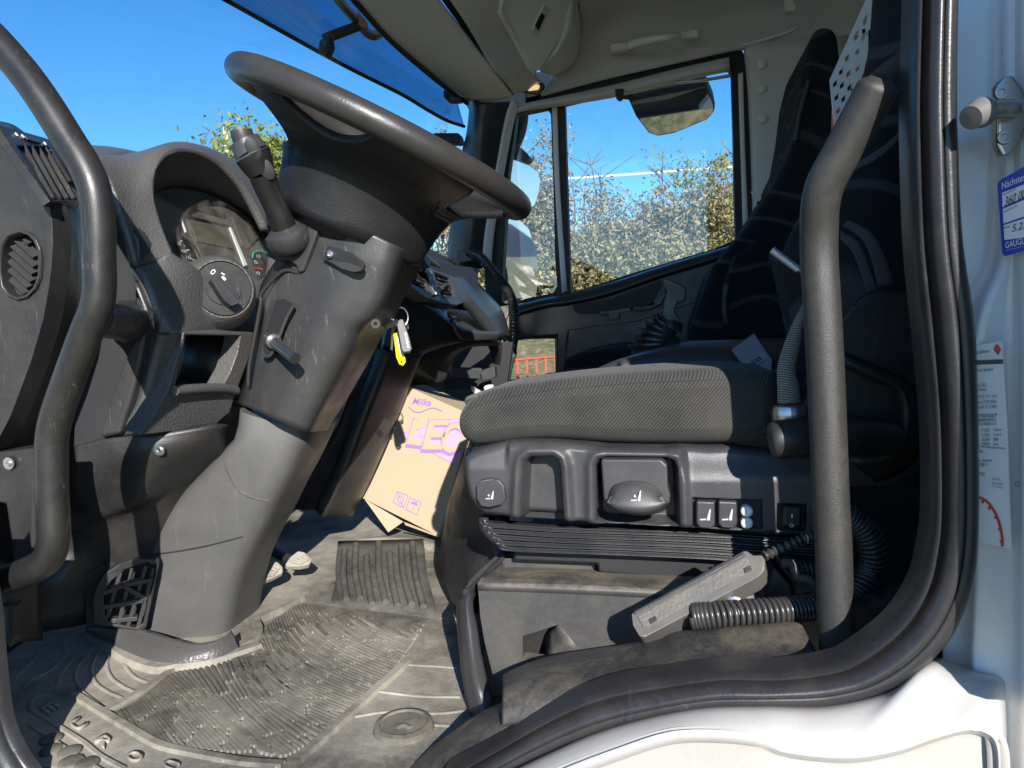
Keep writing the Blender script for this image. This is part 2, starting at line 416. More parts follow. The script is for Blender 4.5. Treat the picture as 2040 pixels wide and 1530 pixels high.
def swirl(name):
    m, t, b = newmat(name); p = pos(t)
    w = nd(t, 'ShaderNodeTexWave', wave_type='RINGS', rings_direction='Y'); w.inputs['Scale'].default_value = 3.2; w.inputs['Distortion'].default_value = 11; w.inputs['Detail'].default_value = 1.0; w.inputs['Detail Scale'].default_value = 0.9
    t.links.new(p, w.inputs['Vector'])
    f = ramp(t, w.outputs['Fac'], 0.92, 0.985); c = mixc(t, f, (0.012, 0.012, 0.013), (0.050, 0.050, 0.053))
    c = mixc(t, mathn(t, 'MULTIPLY', noise(t, 900, 2, 0.5, p), 0.5), c, (0.02, 0.02, 0.025))
    t.links.new(c, b.inputs['Base Color']); b.inputs['Roughness'].default_value = 0.9; b.inputs['Specular IOR Level'].default_value = 0.2
    bp = nd(t, 'ShaderNodeBump'); bp.inputs['Strength'].default_value = 0.3; t.links.new(noise(t, 1000, 2, 0.5, p), bp.inputs['Height']); t.links.new(bp.outputs[0], b.inputs['Normal'])
    return m
M_swirl = swirl('seat_swirl_fabric')
def matrubber(name, dark, pale, lo, hi, big=5.0):
    m, t, b = newmat(name); p = pos(t)
    d = ramp(t, noise(t, big, 7, 0.65, p), lo, hi); d2 = ramp(t, noise(t, 45, 5, 0.7, p), 0.35, 0.68)
    c = mixc(t, mathn(t, 'ADD', mathn(t, 'MULTIPLY', d, 0.7), mathn(t, 'MULTIPLY', d2, 0.3)), dark, pale)
    sp = ramp(t, noise(t, 420, 2, 0.5, p), 0.70, 0.74); c = mixc(t, mathn(t, 'MULTIPLY', sp, 0.5), c, (0.62, 0.56, 0.44))
    t.links.new(c, b.inputs['Base Color']); b.inputs['Roughness'].default_value = 0.75; b.inputs['Specular IOR Level'].default_value = 0.35
    bp = nd(t, 'ShaderNodeBump'); bp.inputs['Strength'].default_value = 0.35; bp.inputs['Distance'].default_value = 0.0012
    t.links.new(mathn(t, 'ADD', noise(t, 130, 5, 0.7, p), mathn(t, 'MULTIPLY', d2, 0.6)), bp.inputs['Height']); t.links.new(bp.outputs[0], b.inputs['Normal'])
    return m
M_mat = matrubber('dusty_mat_rubber', (0.065, 0.061, 0.054), (0.35, 0.32, 0.26), 0.38, 0.60)
M_matgrey = matrubber('worn_mat_rubber', (0.035, 0.034, 0.033), (0.16, 0.15, 0.125), 0.38, 0.70)
M_hub_shaded = plastic('wheel_hub_shaded', (0.011, 0.011, 0.012), 0.5, 420, 0.3, var=0.2)  # black darkened so the hub carries the shade below the rim
M_matrib = matrubber('mat_rib_rubber', (0.052, 0.049, 0.044), (0.22, 0.198, 0.155), 0.38, 0.68, 16.0)
M_matrib2 = matrubber('mat_rib_dusty', (0.072, 0.068, 0.060), (0.29, 0.265, 0.215), 0.34, 0.64, 7.0)
M_card = plastic('cardboard', (0.42, 0.325, 0.22), 0.8, 0, var=0.06)
M_cardin = plastic('cardboard_inner', (0.40, 0.29, 0.175), 0.85, 0, var=0.06)
FLOOR = 1.12

# ================================================================== the truck cab shell
cab = thing('truck_cab', 'white truck cab with black rubber door seal round the open doorway', 'truck cab', (-0.2, 0.68, 1.0))
# floor pan
box('floor_pan', (-0.25, 1.75, FLOOR - 0.022), Vector((1.05, 0, 0)), Vector((0, 1.1, 0)), Vector((0, 0, 0.02)), M_hard, cab)
# white door jamb behind the seal
rows = [(-80, 1995), (150, 1995), (400, 1992), (520, 1984), (600, 1950), (680, 1930), (800, 1925), (1000, 1930), (1150, 1935), (1300, 1930), (1420, 1930), (1650, 1935)]
rails = [[(1878, v, .735) for v, c in rows], [(c - 14, v, .725) for v, c in rows], [(c + 4, v, .705) for v, c in rows], [(c + 24, v, .700) for v, c in rows],
         [(max(2022, c + 30), v, .697) for v, c in rows], [(2048, v, .675) for v, c in rows], [(2160, v, .66) for v, c in rows]]
patch('door_jamb', rails, M_white, cab, nu=48, nv=4, thick=0.01)
# outer skin to the right of the frame (sleeper side panel) that shades the jamb
XR = 0.275
box('side_panel', (XR + 0.30, 0.60, 2.11), Vector((0.30, 0, 0)), Vector((0, 0.055, 0)), Vector((0, 0, 0.77)), M_white, cab, 0.02)
box('lower_side_panel', (0.60, 0.70, 0.92), Vector((0.29, 0, 0)), Vector((0, 0.03, 0)), Vector((0, 0, 0.42)), M_white, cab, 0.015)
# sill
seal_pairs = [((1820, -60), (1912, -60)), ((1814, 150), (1908, 150)), ((1813, 260), (1910, 290)), ((1820, 480), (1920, 480)), ((1836, 651), (1944, 651)), ((1852, 823), (1950, 823)),
              ((1856, 1005), (1952, 1005)), ((1848, 1091), (1947, 1125)), ((1827, 1170), (1925, 1215)), ((1779, 1242), (1872, 1302)), ((1700, 1304), (1780, 1372)), ((1645, 1326), (1649, 1405)),
              ((1546, 1339), (1520, 1406)), ((1443, 1338), (1400, 1410)), ((1340, 1351), (1290, 1429)), ((1217, 1372), (1183, 1461)), ((1115, 1411), (1085, 1502)), ((977, 1490), (985, 1550)), ((880, 1545), (900, 1600))]
YS = 0.68
prof = [(0.0, -0.03), (0.0, -0.004), (0.035, 0.004), (0.10, 0.009), (0.17, 0.005), (0.21, -0.004), (0.25, -0.003), (0.30, 0.006), (0.42, 0.013), (0.53, 0.014), (0.58, 0.012), (0.60, 0.0095), (0.63, 0.0115), (0.74, 0.012), (0.86, 0.009), (0.95, 0.003), (1.0, -0.004), (1.0, -0.03)]
sweep2('door_seal', [(u, v, YS) for (u, v), _ in seal_pairs], [(u, v, YS) for _, (u, v) in seal_pairs], prof, M_rubber, cab, n=120)
lseal = [((12, 1150), (-40, 1150)), ((22, 1230), (-36, 1240)), ((30, 1330), (-34, 1350)), ((44, 1430), (-22, 1470)), ((75, 1500), (10, 1560)), ((120, 1560), (60, 1640))]
lseal = [((6, 1040), (-50, 1040))] + lseal; lseal = [((a - 20, b), (c - 20, d)) for (a, b), (c, d) in lseal]
sweep2('door_seal_front', [(u, v, YS) for (u, v), _ in lseal], [(u, v, YS) for _, (u, v) in lseal], [(0.0, -.004)] + prof[2:], M_rubber, cab, n=50)
r0 = px('Z', (880, 1600), (1000, 1540), (1090, 1496), (1183, 1455), (1290, 1424), (1400, 1404), (1520, 1400), (1649, 1399), (1780, 1366), (1851, 1312), (1900, 1320), (1950, 1335), (2000, 1352), (2004, 1400), (2006, 1450), (2008, 1560))
cr = px('Z', (880, 1660), (1000, 1600), (1120, 1545), (1240, 1500), (1340, 1470), (1440, 1468), (1510, 1480), (1560, 1500), (1640, 1511), (1710, 1512), (1790, 1498), (1865, 1472), (1925, 1456), (1965, 1462), (1986, 1490), (1990, 1570))
mid_ = lambda k: [((1 - k) * a + k * c, (1 - k) * b + k * d) for (a, b), (c, d) in zip(r0, cr)]
patch('sill_panel', [[(u, v, .705) for u, v in r0], [(u, v, .672) for u, v in mid_(.12)], [(u, v, .652) for u, v in mid_(.5)], [(u, v, .640) for u, v in mid_(.93)], [(u, v, .640) for u, v in cr], [(u - (u - 1500) * .015, v + 7, .640 + .006 * min(1, max(0, (u - 1490) / 110))) for u, v in cr], [(u - (u - 1500) * .02, v + 16, .641 + .007 * min(1, max(0, (u - 1490) / 110))) for u, v in cr], [(u - (u - 1500) * .06, v + 160, .645) for u, v in cr]], M_sill_dimmed, cab, nu=90, nv=4, thick=0.008)
# black inner sill trim
top = px('Z', (1001, 1344), (1030, 1330), (1060, 1318), (1115, 1303), (1300, 1274), (1340, 1260), (1426, 1245), (1512, 1242), (1596, 1239))
mid = px('Z', (1001, 1366), (1040, 1356), (1090, 1345), (1150, 1335), (1300, 1312), (1360, 1300), (1450, 1294), (1560, 1293), (1632, 1308))
bot = px('Z', (1000, 1445), (1035, 1440), (1075, 1428), (1120, 1410), (1217, 1378), (1340, 1356), (1443, 1343), (1546, 1344), (1648, 1332))
patch('sill_trim', [[(u, v, .84) for u, v in top], [(u, v + 3, .80) for u, v in top], [(u, v, .745) for u, v in mid], [((u + a) / 2, (v + b) / 2, .712) for (u, v), (a, b) in zip(mid, bot)], [(u, v, .70) for u, v in bot]], M_trim, cab, nu=60, nv=5, thick=0.012)
t0 = px('Z', (770, 1560), (812, 1524), (850, 1495), (902, 1458), (953, 1422), (1002, 1398))
b0 = px('Z', (860, 1600), (900, 1550), (950, 1512), (1000, 1480), (1060, 1445), (1115, 1420))
patch('sill_cover', [[(u, v, .80) for u, v in t0], [(u + 12, v + 4, .745) for u, v in t0], [(a + (c - a) * .5, b + (d - b) * .5, .715) for (a, b), (c, d) in zip(t0, b0)], [(u, v, .695) for u, v in b0]], M_trim, cab, nu=30, nv=5, thick=0.012)
slab('front_jamb', PlY(0.690), px('Z', (-60, 1060), (-48, 1100), (-40, 1240), (-30, 1400), (0, 1560), (50, 1700), (-600, 1700), (-600, 1060)), 0.03, M_white, cab, bevel=0.004)  # unseen piece of jamb, added and cut to shade the left of the mat
# doorway header and front pillar (above and left of the frame) and rear pillar lining
box('door_header', (-0.05, 0.73, 2.76), Vector((0.85, 0, 0)), Vector((0, 0.06, 0)), Vector((0, 0, 0.13)), M_white, cab, 0.02)
box('roof_panel', (-0.15, 1.72, 2.91), Vector((0.98, 0, 0)), Vector((0, 1.12, 0)), Vector((0, 0, 0.02)), M_white, cab, 0.01)
box('rear_wall', (0.72, 1.74, 1.95), Vector((0.015, 0, 0)), Vector((0, 1.06, 0)), Vector((0, 0, 0.94)), M_beige, cab, 0.004)
ap = [PX(-60, 560, -0.80), PX(-70, 200, -0.80), Vector((-0.76, 0.76, 2.5))]
box('front_pillar', (-0.98, 0.70, 2.1), Vector((0.045, 0, 0)), Vector((0, 0.05, 0)), Vector((0, 0, 0.75)), M_white, cab, 0.015)
box('front_wall', (-1.22, 1.74, 1.35), Vector((0.02, 0, 0)), Vector((0, 1.06, 0)), Vector((0, 0, 0.27)), M_black, cab, 0.004)
box('rear_pillar_lining', (0.44, 0.80, 1.7), Vector((0.17, 0, 0)), Vector((0, 0.03, 0)), Vector((0, 0, 0.95)), M_dark, cab, 0.02)
slab('rear_corner_shade', PlY(0.99), px('Z', (1600, 900), (1960, 900), (1960, 1420), (1560, 1420)), 0.02, M_black, cab, bevel=0)  # black sheet added to stand for the shade behind the seat foot
box('passenger_side_wall', (0.55, 2.84, 2.0), Vector((0.24, 0, 0)), Vector((0, 0.015, 0)), Vector((0, 0, 0.9)), M_beige, cab, 0.004)
# windscreen
def wsx(Y, z):
    b = 0.14 * (1 - ((Y - 1.74) / 1.02) ** 2)
    return -1.04 - b + (z - 1.5) * 0.30
ws = [[Vector((wsx(Y, z), Y, z)) for Y in [0.70 + 2.06 * i / 12 for i in range(13)]] for z in (1.45, 1.8, 2.1, 2.46)]
patch('windscreen', ws, M_screenglass, cab, nu=30, nv=4, thick=0.005)
# far front pillar (passenger side)
patch('passenger_front_pillar', [px('D', (1428, 540, 2.74), (1440, 620, 2.72), (1432, 720, 2.72), (1420, 800, 2.72), (1395, 900, 2.74), (1330, 1330, 2.76), (1310, 1530, 2.78)),
      px('D', (1500, 590, 2.66), (1500, 660, 2.66), (1495, 740, 2.66), (1490, 840, 2.67), (1480, 940, 2.68), (1440, 1330, 2.70), (1420, 1560, 2.72)),
      px('D', (1720, 590, 2.72), (1680, 660, 2.72), (1660, 760, 2.72), (1645, 860, 2.73), (1630, 960, 2.74), (1570, 1330, 2.76), (1540, 1560, 2.78))], M_dark, cab, nu=24, nv=5, thick=0.02)
patch('passenger_pillar_edge', [px('D', (1700, 580, 2.70), (1660, 700, 2.70), (1610, 960, 2.72), (1535, 1330, 2.74), (1515, 1560, 2.76)),
      px('D', (1735, 600, 2.745), (1700, 720, 2.745), (1650, 980, 2.755), (1590, 1330, 2.765), (1570, 1560, 2.775))], M_beige2, cab, nu=16, nv=3, thick=0.01)
slab('pillar_cover', PlY(2.68), px('O', (600, 140), (720, 125), (760, 230), (620, 260), (590, 200)), 0.03, M_dark, cab, bevel=0.006)

# ================================================================== overhead shelf and roof lining
hd = thing('overhead_shelf', 'beige overhead shelf with locker door above the windscreen', 'overhead shelf', (-0.6, 2.0, 2.5))
patch('header_panel', [px('D', (560, -220, 1.75), (785, 0, 1.93), (990, 230, 2.15), (1230, 430, 2.42), (1440, 590, 2.68)),
                       px('D', (640, -220, 1.78), (860, 0, 1.95), (1060, 230, 2.17), (1290, 430, 2.43), (1470, 585, 2.68)),
                       px('D', (880, -220, 1.90), (1050, 0, 2.06), (1250, 250, 2.26), (1400, 430, 2.44), (1560, 590, 2.66)),
                       px('D', (1120, -220, 2.0), (1270, 0, 2.14), (1470, 265, 2.34), (1600, 440, 2.48), (1692, 565, 2.66))], M_beige2, hd, nu=30, nv=5, thick=0.02)
tube('windscreen_edge_seal', px('D', (545, -230, 1.745), (770, 0, 1.925), (980, 230, 2.145), (1220, 440, 2.415), (1350, 540, 2.58), (1430, 600, 2.68)), 0.008, M_black, hd, n=40)
patch('shelf_groove', [px('D', (1130, -220, 2.03), (1280, 0, 2.17), (1475, 265, 2.37), (1600, 440, 2.51), (1690, 555, 2.70)), px('D', (1210, -220, 2.03), (1345, 0, 2.17), (1520, 265, 2.37), (1630, 430, 2.51), (1705, 545, 2.70))], M_black, hd, nu=20, nv=3, thick=0.01)
patch('shelf_underside', [px('D', (1180, -220, 2.0), (1330, 0, 2.12), (1510, 265, 2.32), (1625, 432, 2.46), (1700, 548, 2.66)),
                          px('D', (1330, -220, 2.04), (1470, 0, 2.16), (1610, 230, 2.36), (1700, 400, 2.52), (1780, 525, 2.68)),
                          px('D', (1520, -220, 2.10), (1640, 0, 2.22), (1740, 230, 2.40), (1810, 400, 2.55), (1860, 480, 2.70))], M_beige, hd, nu=20, nv=4, thick=0.02)
lk = slab('locker_door', Pl3((1000, 0, 2.22), (1080, 140, 2.45), (1135, 10, 2.44)), px('G', (285, 65), (340, -80), (360, -200), (700, -200), (690, 140), (520, 405), (490, 425), (465, 400)), 0.03, M_beige2, hd, bevel=0.01, seg=3)
tube('locker_door_edge', px('G', (345, -90, 2.19), (288, 60, 2.22), (380, 230, 2.33), (480, 420, 2.44)), 0.008, M_beige, lk, n=24)
lplane = Pl3((1000, 0, 2.215), (1080, 140, 2.445), (1135, 10, 2.435))
lh = slab('latch', lplane, px('G', (540, 25), (575, 55), (500, 215), (468, 175)), 0.012, M_beige, lk, bevel=0.003, off=0.004)
slab('latch_recess', lplane, px('G', (522, 75), (545, 90), (505, 180), (485, 150)), 0.004, M_black, lh, bevel=0.001, off=0.006)
patch('locker_end', [px('G', (690, -200, 2.44), (700, 60, 2.44), (640, 260, 2.46), (520, 420, 2.48)), px('G', (730, -200, 2.60), (745, 180, 2.60), (710, 340, 2.62), (600, 440, 2.66)), px('G', (760, -200, 2.76), (750, 200, 2.74), (720, 360, 2.76), (610, 450, 2.76))], M_beige, hd, nu=20, nv=5, thick=0.02)
rl = thing('roof_lining', 'grey beige roof lining above the passenger door', 'roof lining', (0, 2.4, 2.7))
patch('side_lining', [px('G', (520, 560, 2.76), (900, 460, 2.77), (1300, 370, 2.775), (1620, 300, 2.775), (1760, 290, 2.785), (2100, 250, 2.785), (2600, 150, 2.785)),
                      px('G', (600, 420, 2.72), (900, 320, 2.73), (1300, 240, 2.74), (1620, 190, 2.74), (1780, 180, 2.74), (2100, 130, 2.74), (2600, 60, 2.74)),
                      px('G', (740, 180, 2.66), (1000, 140, 2.67), (1300, 90, 2.68), (1620, 40, 2.68), (1850, 0, 2.68), (2050, -60, 2.68), (2600, -200, 2.68)),
                      px('G', (740, 60, 2.56), (1000, 0, 2.57), (1300, -60, 2.57), (1620, -110, 2.57), (1850, -150, 2.57), (2050, -210, 2.57), (2600, -350, 2.57)),
                      px('G', (740, -200, 2.3), (1000, -260, 2.3), (1300, -320, 2.3), (1620, -380, 2.3), (1850, -420, 2.3), (2050, -480, 2.3), (2600, -600, 2.3))], M_beige, rl, nu=40, nv=6, thick=0.02)
patch('rear_pillar_panel', [px('G', (1690, 255, 2.785), (1715, 500, 2.79), (1730, 800, 2.79), (1745, 1250, 2.79), (1750, 1700, 2.79)), px('G', (1790, 250, 2.76), (1800, 500, 2.76), (1810, 800, 2.76), (1820, 1250, 2.76), (1830, 1700, 2.76)),
      px('G', (2300, 200, 2.74), (2300, 500, 2.74), (2300, 800, 2.74), (2300, 1250, 2.74), (2300, 1700, 2.74))], M_beige, rl, nu=20, nv=5, thick=0.015)
for (x, y) in ((1800, 375), (1800, 515), (1805, 690)):
    c = P(*px('G', (x, y))[0], 2.755); lathe('screw_cap', c, (0, -1, 0), [(0.016, 0), (0.016, 0.004), (0.012, 0.007), (0, 0.0075)], M_beige2, rl, 16)
slab('coat_hook', PlY(2.60), px('H', (655, -20), (690, -20), (715, 30), (715, 65), (655, 65)), 0.03, M_beige2, rl, bevel=0.005)
tube('lining_edge', px('G', (1690, 262, 2.77), (1850, 220, 2.76), (1990, 165, 2.75), (2030, 60, 2.74), (2060, -80, 2.73)), 0.006, M_beige2, rl, n=24)
g = thing('roof_grab_handle', 'pale grey grab handle on the lining over the passenger window', 'grab handle', P(1300, 85, 2.66))
hp = px('G', (925, 280, 2.665), (1015, 265, 2.665), (1030, 262, 2.63), (1120, 236, 2.61), (1240, 215, 2.61), (1325, 205, 2.63), (1340, 200, 2.665), (1430, 195, 2.665))
sl = Plane(P(1300, 85, 2.66), (0, 1, 0))
slab('mount', sl, px('G', (920, 258), (1018, 245), (1024, 285), (922, 302)), 0.03, M_beige2, g, bevel=0.004)
slab('mount', sl, px('G', (1325, 185), (1432, 172), (1438, 212), (1330, 228)), 0.03, M_beige2, g, bevel=0.004)
sweep2('grip', px('G', (1015, 245, 2.64), (1080, 222, 2.61), (1180, 203, 2.60), (1260, 196, 2.60), (1330, 188, 2.63)), px('G', (1020, 287, 2.64), (1090, 262, 2.61), (1180, 243, 2.60), (1260, 235, 2.60), (1335, 228, 2.63)), [(0, -0.012), (0.0, 0), (0.5, 0.006), (1, 0), (1, -0.012)], M_beige2, g, n=30, thick=0.004)
slab('corner_filler', PlY(2.80), px('G', (300, 600), (330, 540), (420, 430), (640, 400), (660, 470), (520, 560), (400, 640), (310, 640)), 0.02, M_beige, rl, bevel=0)
slab('pillar_top_filler', PlY(2.775), px('D', (1380, 520), (1760, 500), (1770, 620), (1720, 650), (1440, 640)), 0.02, M_beige, rl, bevel=0)
l = thing('interior_lamp', 'small glowing interior lamp at the end of the overhead shelf', 'lamp', P(1060, 172, 2.70))
slab('lens', PlY(2.68), px('G', (432, 512), (470, 494), (508, 490), (500, 512), (440, 520)), 0.02, M_lamp, l, bevel=0.003)
slab('housing', PlY(2.70), px('G', (400, 530), (420, 490), (470, 470), (530, 478), (540, 500), (500, 545)), 0.02, M_dark, l, bevel=0.003)

# ================================================================== passenger door
pd = thing('passenger_door', 'dark passenger door with framed window and low kerb window', 'door', (-0.1, 2.85, 1.2))
YD = 2.80
wout = px('G', (345, 590), (620, 520), (900, 440), (1300, 340), (1620, 265), (1680, 285), (1712, 340), (1725, 500), (1735, 800), (1745, 1100), (1755, 1370), (1680, 1420), (1200, 1560), (640, 1720), (200, 1790), (190, 1600), (250, 1100), (320, 640))
win_main = px('G', (655, 600), (900, 540), (1250, 465), (1560, 395), (1610, 395), (1625, 430), (1635, 800), (1640, 1100), (1648, 1390), (1520, 1445), (1100, 1570), (760, 1680), (690, 1700), (670, 1100))
win_q = px('G', (375, 665), (400, 655), (550, 625), (575, 660), (590, 1100), (600, 1500), (612, 1660), (590, 1700), (330, 1760), (290, 1760), (300, 1500), (330, 1000), (360, 800))
slab('window_frame', PlY(YD), wout, 0.05, M_black, pd, holes=[win_main, win_q], bevel=0.006)
slab('main_pane', PlY(YD + 0.03), [(u, v) for u, v in px('G', (640, 580), (900, 520), (1620, 380), (1660, 1400), (1100, 1580), (680, 1720))], 0.004, M_glass, pd, bevel=0)
slab('quarter_pane', PlY(YD + 0.03), px('G', (340, 650), (585, 610), (625, 1690), (280, 1770)), 0.004, M_glass, pd, bevel=0)
sweep2('division_post', px('G', (582, 615, YD - .012), (600, 1100, YD - .012), (640, 1700, YD - .012)), px('G', (610, 608, YD - .012), (628, 1100, YD - .012), (668, 1690, YD - .012)), [(0, -0.02), (0, 0), (1, 0), (1, -0.02)], M_beige2, pd, n=10, thick=0.002)
sweep2('rear_guide', px('G', (1690, 420, YD - .012), (1700, 800, YD - .012), (1722, 1360, YD - .012)), px('G', (1664, 430, YD - .012), (1676, 800, YD - .012), (1694, 1375, YD - .012)), [(0, -0.02), (0, 0), (1, 0), (1, -0.02)], M_beige2, pd, n=10, thick=0.002)
bl = patch('roller_blind', [px('G', (420, 600, YD - .035), (900, 500, YD - .035), (1300, 400, YD - .035), (1610, 330, YD - .035)), px('G', (400, 620, YD - .06), (900, 530, YD - .06), (1300, 430, YD - .06), (1612, 365, YD - .06)), px('G', (370, 640, YD - .055), (900, 556, YD - .055), (1300, 462, YD - .055), (1615, 400, YD - .055)), px('G', (360, 655, YD - .03), (900, 575, YD - .03), (1300, 480, YD - .03), (1616, 415, YD - .03))], M_beige, pd, nu=20, nv=5, thick=0.01)
tube('blind_rod', px('G', (1300, 480, YD - .045), (1460, 466, YD - .045), (1615, 440, YD - .045)), 0.006, M_metal, pd, n=4, sides=8)
slab('blind_pull', PlY(YD - .07), px('G', (945, 515), (1000, 512), (995, 570), (975, 585), (955, 572)), 0.02, M_black, pd, bevel=0.004)
# lower panel with recessed handle trough
YP = 2.72
body = px('S', (-260, 520), (-60, 450), (60, 420), (420, 320), (800, 210), (1360, 30), (1480, -20), (1500, 400), (1420, 900), (1200, 1250), (-60, 1250), (-70, 1000), (20, 1000), (28, 720), (-200, 740), (-330, 760), (-330, 540))
slab('door_panel', PlY(YP), body, 0.08, M_dark, pd, bevel=0.012, seg=3)
patch('belt_rail', [px('S', (-330, 500, 2.76), (-60, 430, 2.76), (150, 395, 2.76), (420, 320, 2.76), (800, 195, 2.76), (1150, 90, 2.76), (1420, 10, 2.76)), px('S', (-330, 515, 2.715), (-60, 445, 2.715), (150, 408, 2.715), (420, 335, 2.715), (800, 210, 2.715), (1150, 105, 2.715), (1420, 25, 2.715)), px('S', (-330, 560, 2.695), (-60, 480, 2.695), (150, 455, 2.695), (420, 395, 2.695), (800, 262, 2.695), (1150, 150, 2.695), (1420, 60, 2.695))], M_dark, pd, nu=30, nv=4, thick=0.02)
slab('handle_trough', PlY(YP - .012), px('S', (150, 485), (450, 430), (720, 330), (820, 290), (830, 330), (770, 440), (700, 490), (610, 520), (330, 545), (200, 550), (170, 530)), 0.004, M_black, pd, bevel=0)
slab('pull_strap', PlY(YP - .03), px('S', (355, 535), (585, 500), (590, 525), (500, 540), (510, 580), (430, 595), (420, 550), (360, 555)), 0.02, M_dark, pd, bevel=0.003)
slab('armrest_ledge', PlY(YP - .04), px('S', (600, 490), (720, 480), (800, 420), (850, 360), (860, 400), (820, 480), (740, 520), (610, 525)), 0.03, M_dark, pd, bevel=0.006)
slab('lower_pocket', PlY(YP - .02), px('S', (110, 670), (640, 600), (1100, 450), (1060, 760), (900, 1000), (70, 1020)), 0.03, M_dark, pd, bevel=0.01)
slab('kerb_pane', PlY(2.79), px('S', (-420, 700), (40, 700), (40, 1060), (-420, 1060)), 0.004, M_glass, pd, bevel=0)
kf = slab('kerb_window_frame', PlY(2.74), px('S', (-420, 700), (60, 690), (60, 1080), (-480, 1080)), 0.05, M_black, pd, holes=[px('S', (-400, 745), (20, 735), (22, 1040), (-440, 1050))], bevel=0.004)
text('etched_mark', 'IVECO', PlY(2.785), px('O', (1160, 1305))[0], px('O', (1060, 1318))[0], M_ink, pd, off=0.001, pup=px('O', (1160, 1290))[0])
sb = thing('seat_belt_buckle', 'black belt buckle tongue hanging at the rear edge of the passenger window', 'seat belt', P(1515, 400, 2.3))
slab('tongue', PlY(2.30), px('G', (1735, 1115), (1755, 1105), (1800, 1145), (1790, 1175), (1765, 1160)), 0.004, M_metal, sb, holes=[px('G', (1755, 1122), (1790, 1150), (1780, 1160), (1752, 1132))], bevel=0.001)
slab('buckle_body', PlY(2.30), px('G', (1770, 1170), (1800, 1145), (1860, 1150), (1850, 1190), (1775, 1210)), 0.02, M_black, sb, bevel=0.004)
# corrugated door cable
tube('door_cable', px('O', (720, 150, 2.60), (830, 210, 2.56), (950, 350, 2.52), (1050, 470, 2.50), (1110, 580, 2.50), (1130, 700, 2.52), (1130, 900, 2.56), (1110, 1050, 2.6)), 0.0165, M_dark, pd, n=200, sides=10, taper=lambda t: 1.0 + 0.16 * math.sin(t * 300))
# ================================================================== dashboard
da = thing('dashboard', 'black moulded dashboard with instrument hood, vents and centre console', 'dashboard', (-0.9, 1.5, 1.2))
# --- door-side end pod
ridge = px('N', (-120, 80), (-40, 160), (0, 215), (100, 340), (200, 470), (300, 600), (390, 720), (408, 850), (412, 1000), (402, 1180), (380, 1350)) + px('B', (250, 400), (180, 640), (110, 830), (60, 960), (0, 1075), (-60, 1160))
vent_hole = px('N', (150, 915), (210, 935), (260, 980), (290, 1050), (298, 1150), (292, 1260), (260, 1340), (200, 1400), (130, 1420), (60, 1390), (15, 1330), (0, 1230), (-2, 1120), (15, 1020), (60, 945))
pod = slab('end_pod', PlY(0.80), ridge + [(-90, 900), (-90, 230)], 0.03, M_hard, da, holes=[vent_hole], bevel=0.010, seg=4)
back = [(u, v) for u, v in px('N', (-20, 40), (100, 70), (200, 140), (330, 260), (430, 400), (520, 540), (610, 690), (640, 850), (650, 1000), (655, 1200), (655, 1380)) + px('B', (470, 350), (430, 600), (370, 800), (310, 950), (230, 1125), (150, 1220))]
patch('end_pod_side', [[(u, v, .806) for u, v in ridge], [((u * 2 + a) / 3, (v * 2 + b) / 3, .83) for (u, v), (a, b) in zip(ridge, back)], [(u, v, .93) for u, v in back]], M_hard, pod, nu=50, nv=4, thick=0.006)
rv = thing_rv = slab('round_vent_ring', PlY(0.795), [(u + (u - 38) * .13, v + (v - 528) * .10) for u, v in vent_hole], 0.02, M_hard, pod, holes=[vent_hole], bevel=0.003, smooth_n=0)
slab('vent_back', PlY(0.85), [(-40, 440), (100, 440), (100, 620), (-40, 620)], 0.005, M_black, pod, bevel=0)
vp = PlY(0.812)
for k in range(-4, 6):   # slanted louvres of the round vent
    x0 = 20 + k * 78
    a, b = px('N', (x0 - 200, 900 + 60), (x0 + 330, 1430))
    def clip(a, b):
        pts = [(a[0] + (b[0] - a[0]) * i / 40, a[1] + (b[1] - a[1]) * i / 40) for i in range(41)]
        ins = [p for p in pts if ((p[0] - 38) / 38) ** 2 + ((p[1] - 528) / 63) ** 2 < 1.0]
        return (ins[0], ins[-1]) if len(ins) > 2 else None
    c = clip(a, b)
    if c: bar('louvre', vp.hit(*c[0]), vp.hit(*c[1]), 0.012, 0.003, Vector((0.3, -0.5, 0.8)), M_grey, rv, 0.0005)
    a, b = px('N', (x0 + 170, 880), (x0 - 230, 1440)); c = clip(a, b)
    if c: bar('louvre', vp.hit(*c[0], -.01), vp.hit(*c[1], -.01), 0.006, 0.002, Vector((0.9, 0, 0.5)), M_hard, rv, 0.0004)
# --- defrost grille on top of the pod
gpl = Pl3(tuple(px('N', (20, 95))[0]) + (.815,), tuple(px('N', (405, 660))[0]) + (.802,), tuple(px('N', (610, 690))[0]) + (.90,))
gh = px('N', (130, 232), (375, 240), (400, 260), (608, 590), (608, 660), (405, 655))
gr = slab('defrost_grille', gpl, px('N', (-10, 60), (15, 75), (330, 165), (420, 195), (640, 560), (640, 695), (395, 672), (0, 100)), 0.012, M_hard, da, holes=[gh], bevel=0.002, off=0.003)
slab('grille_back', gpl, px('N', (60, 180), (420, 200), (650, 600), (650, 700), (400, 680)), 0.004, M_black, gr, off=-0.02, bevel=0)
for (a, b) in (((165, 235), (402, 655)), ((222, 238), (455, 655)), ((275, 240), (512, 655)), ((330, 242), (568, 655)), ((385, 248), (606, 605))):
    p, q = px('N', a, b); bar('slat', gpl.hit(*p, -.002), gpl.hit(*q, -.002), 0.004, 0.010, gpl.n, M_grey, gr, 0.0005)
for k in range(7):
    f = (k + .6) / 7.3; p, q = px('N', (130 + 275 * f, 232 + 423 * f), (385 + 225 * f, 243 + 420 * f)); bar('cross_slat', gpl.hit(*p, -.008), gpl.hit(*q, -.008), 0.003, 0.006, gpl.n, M_hard, gr, 0.0005)
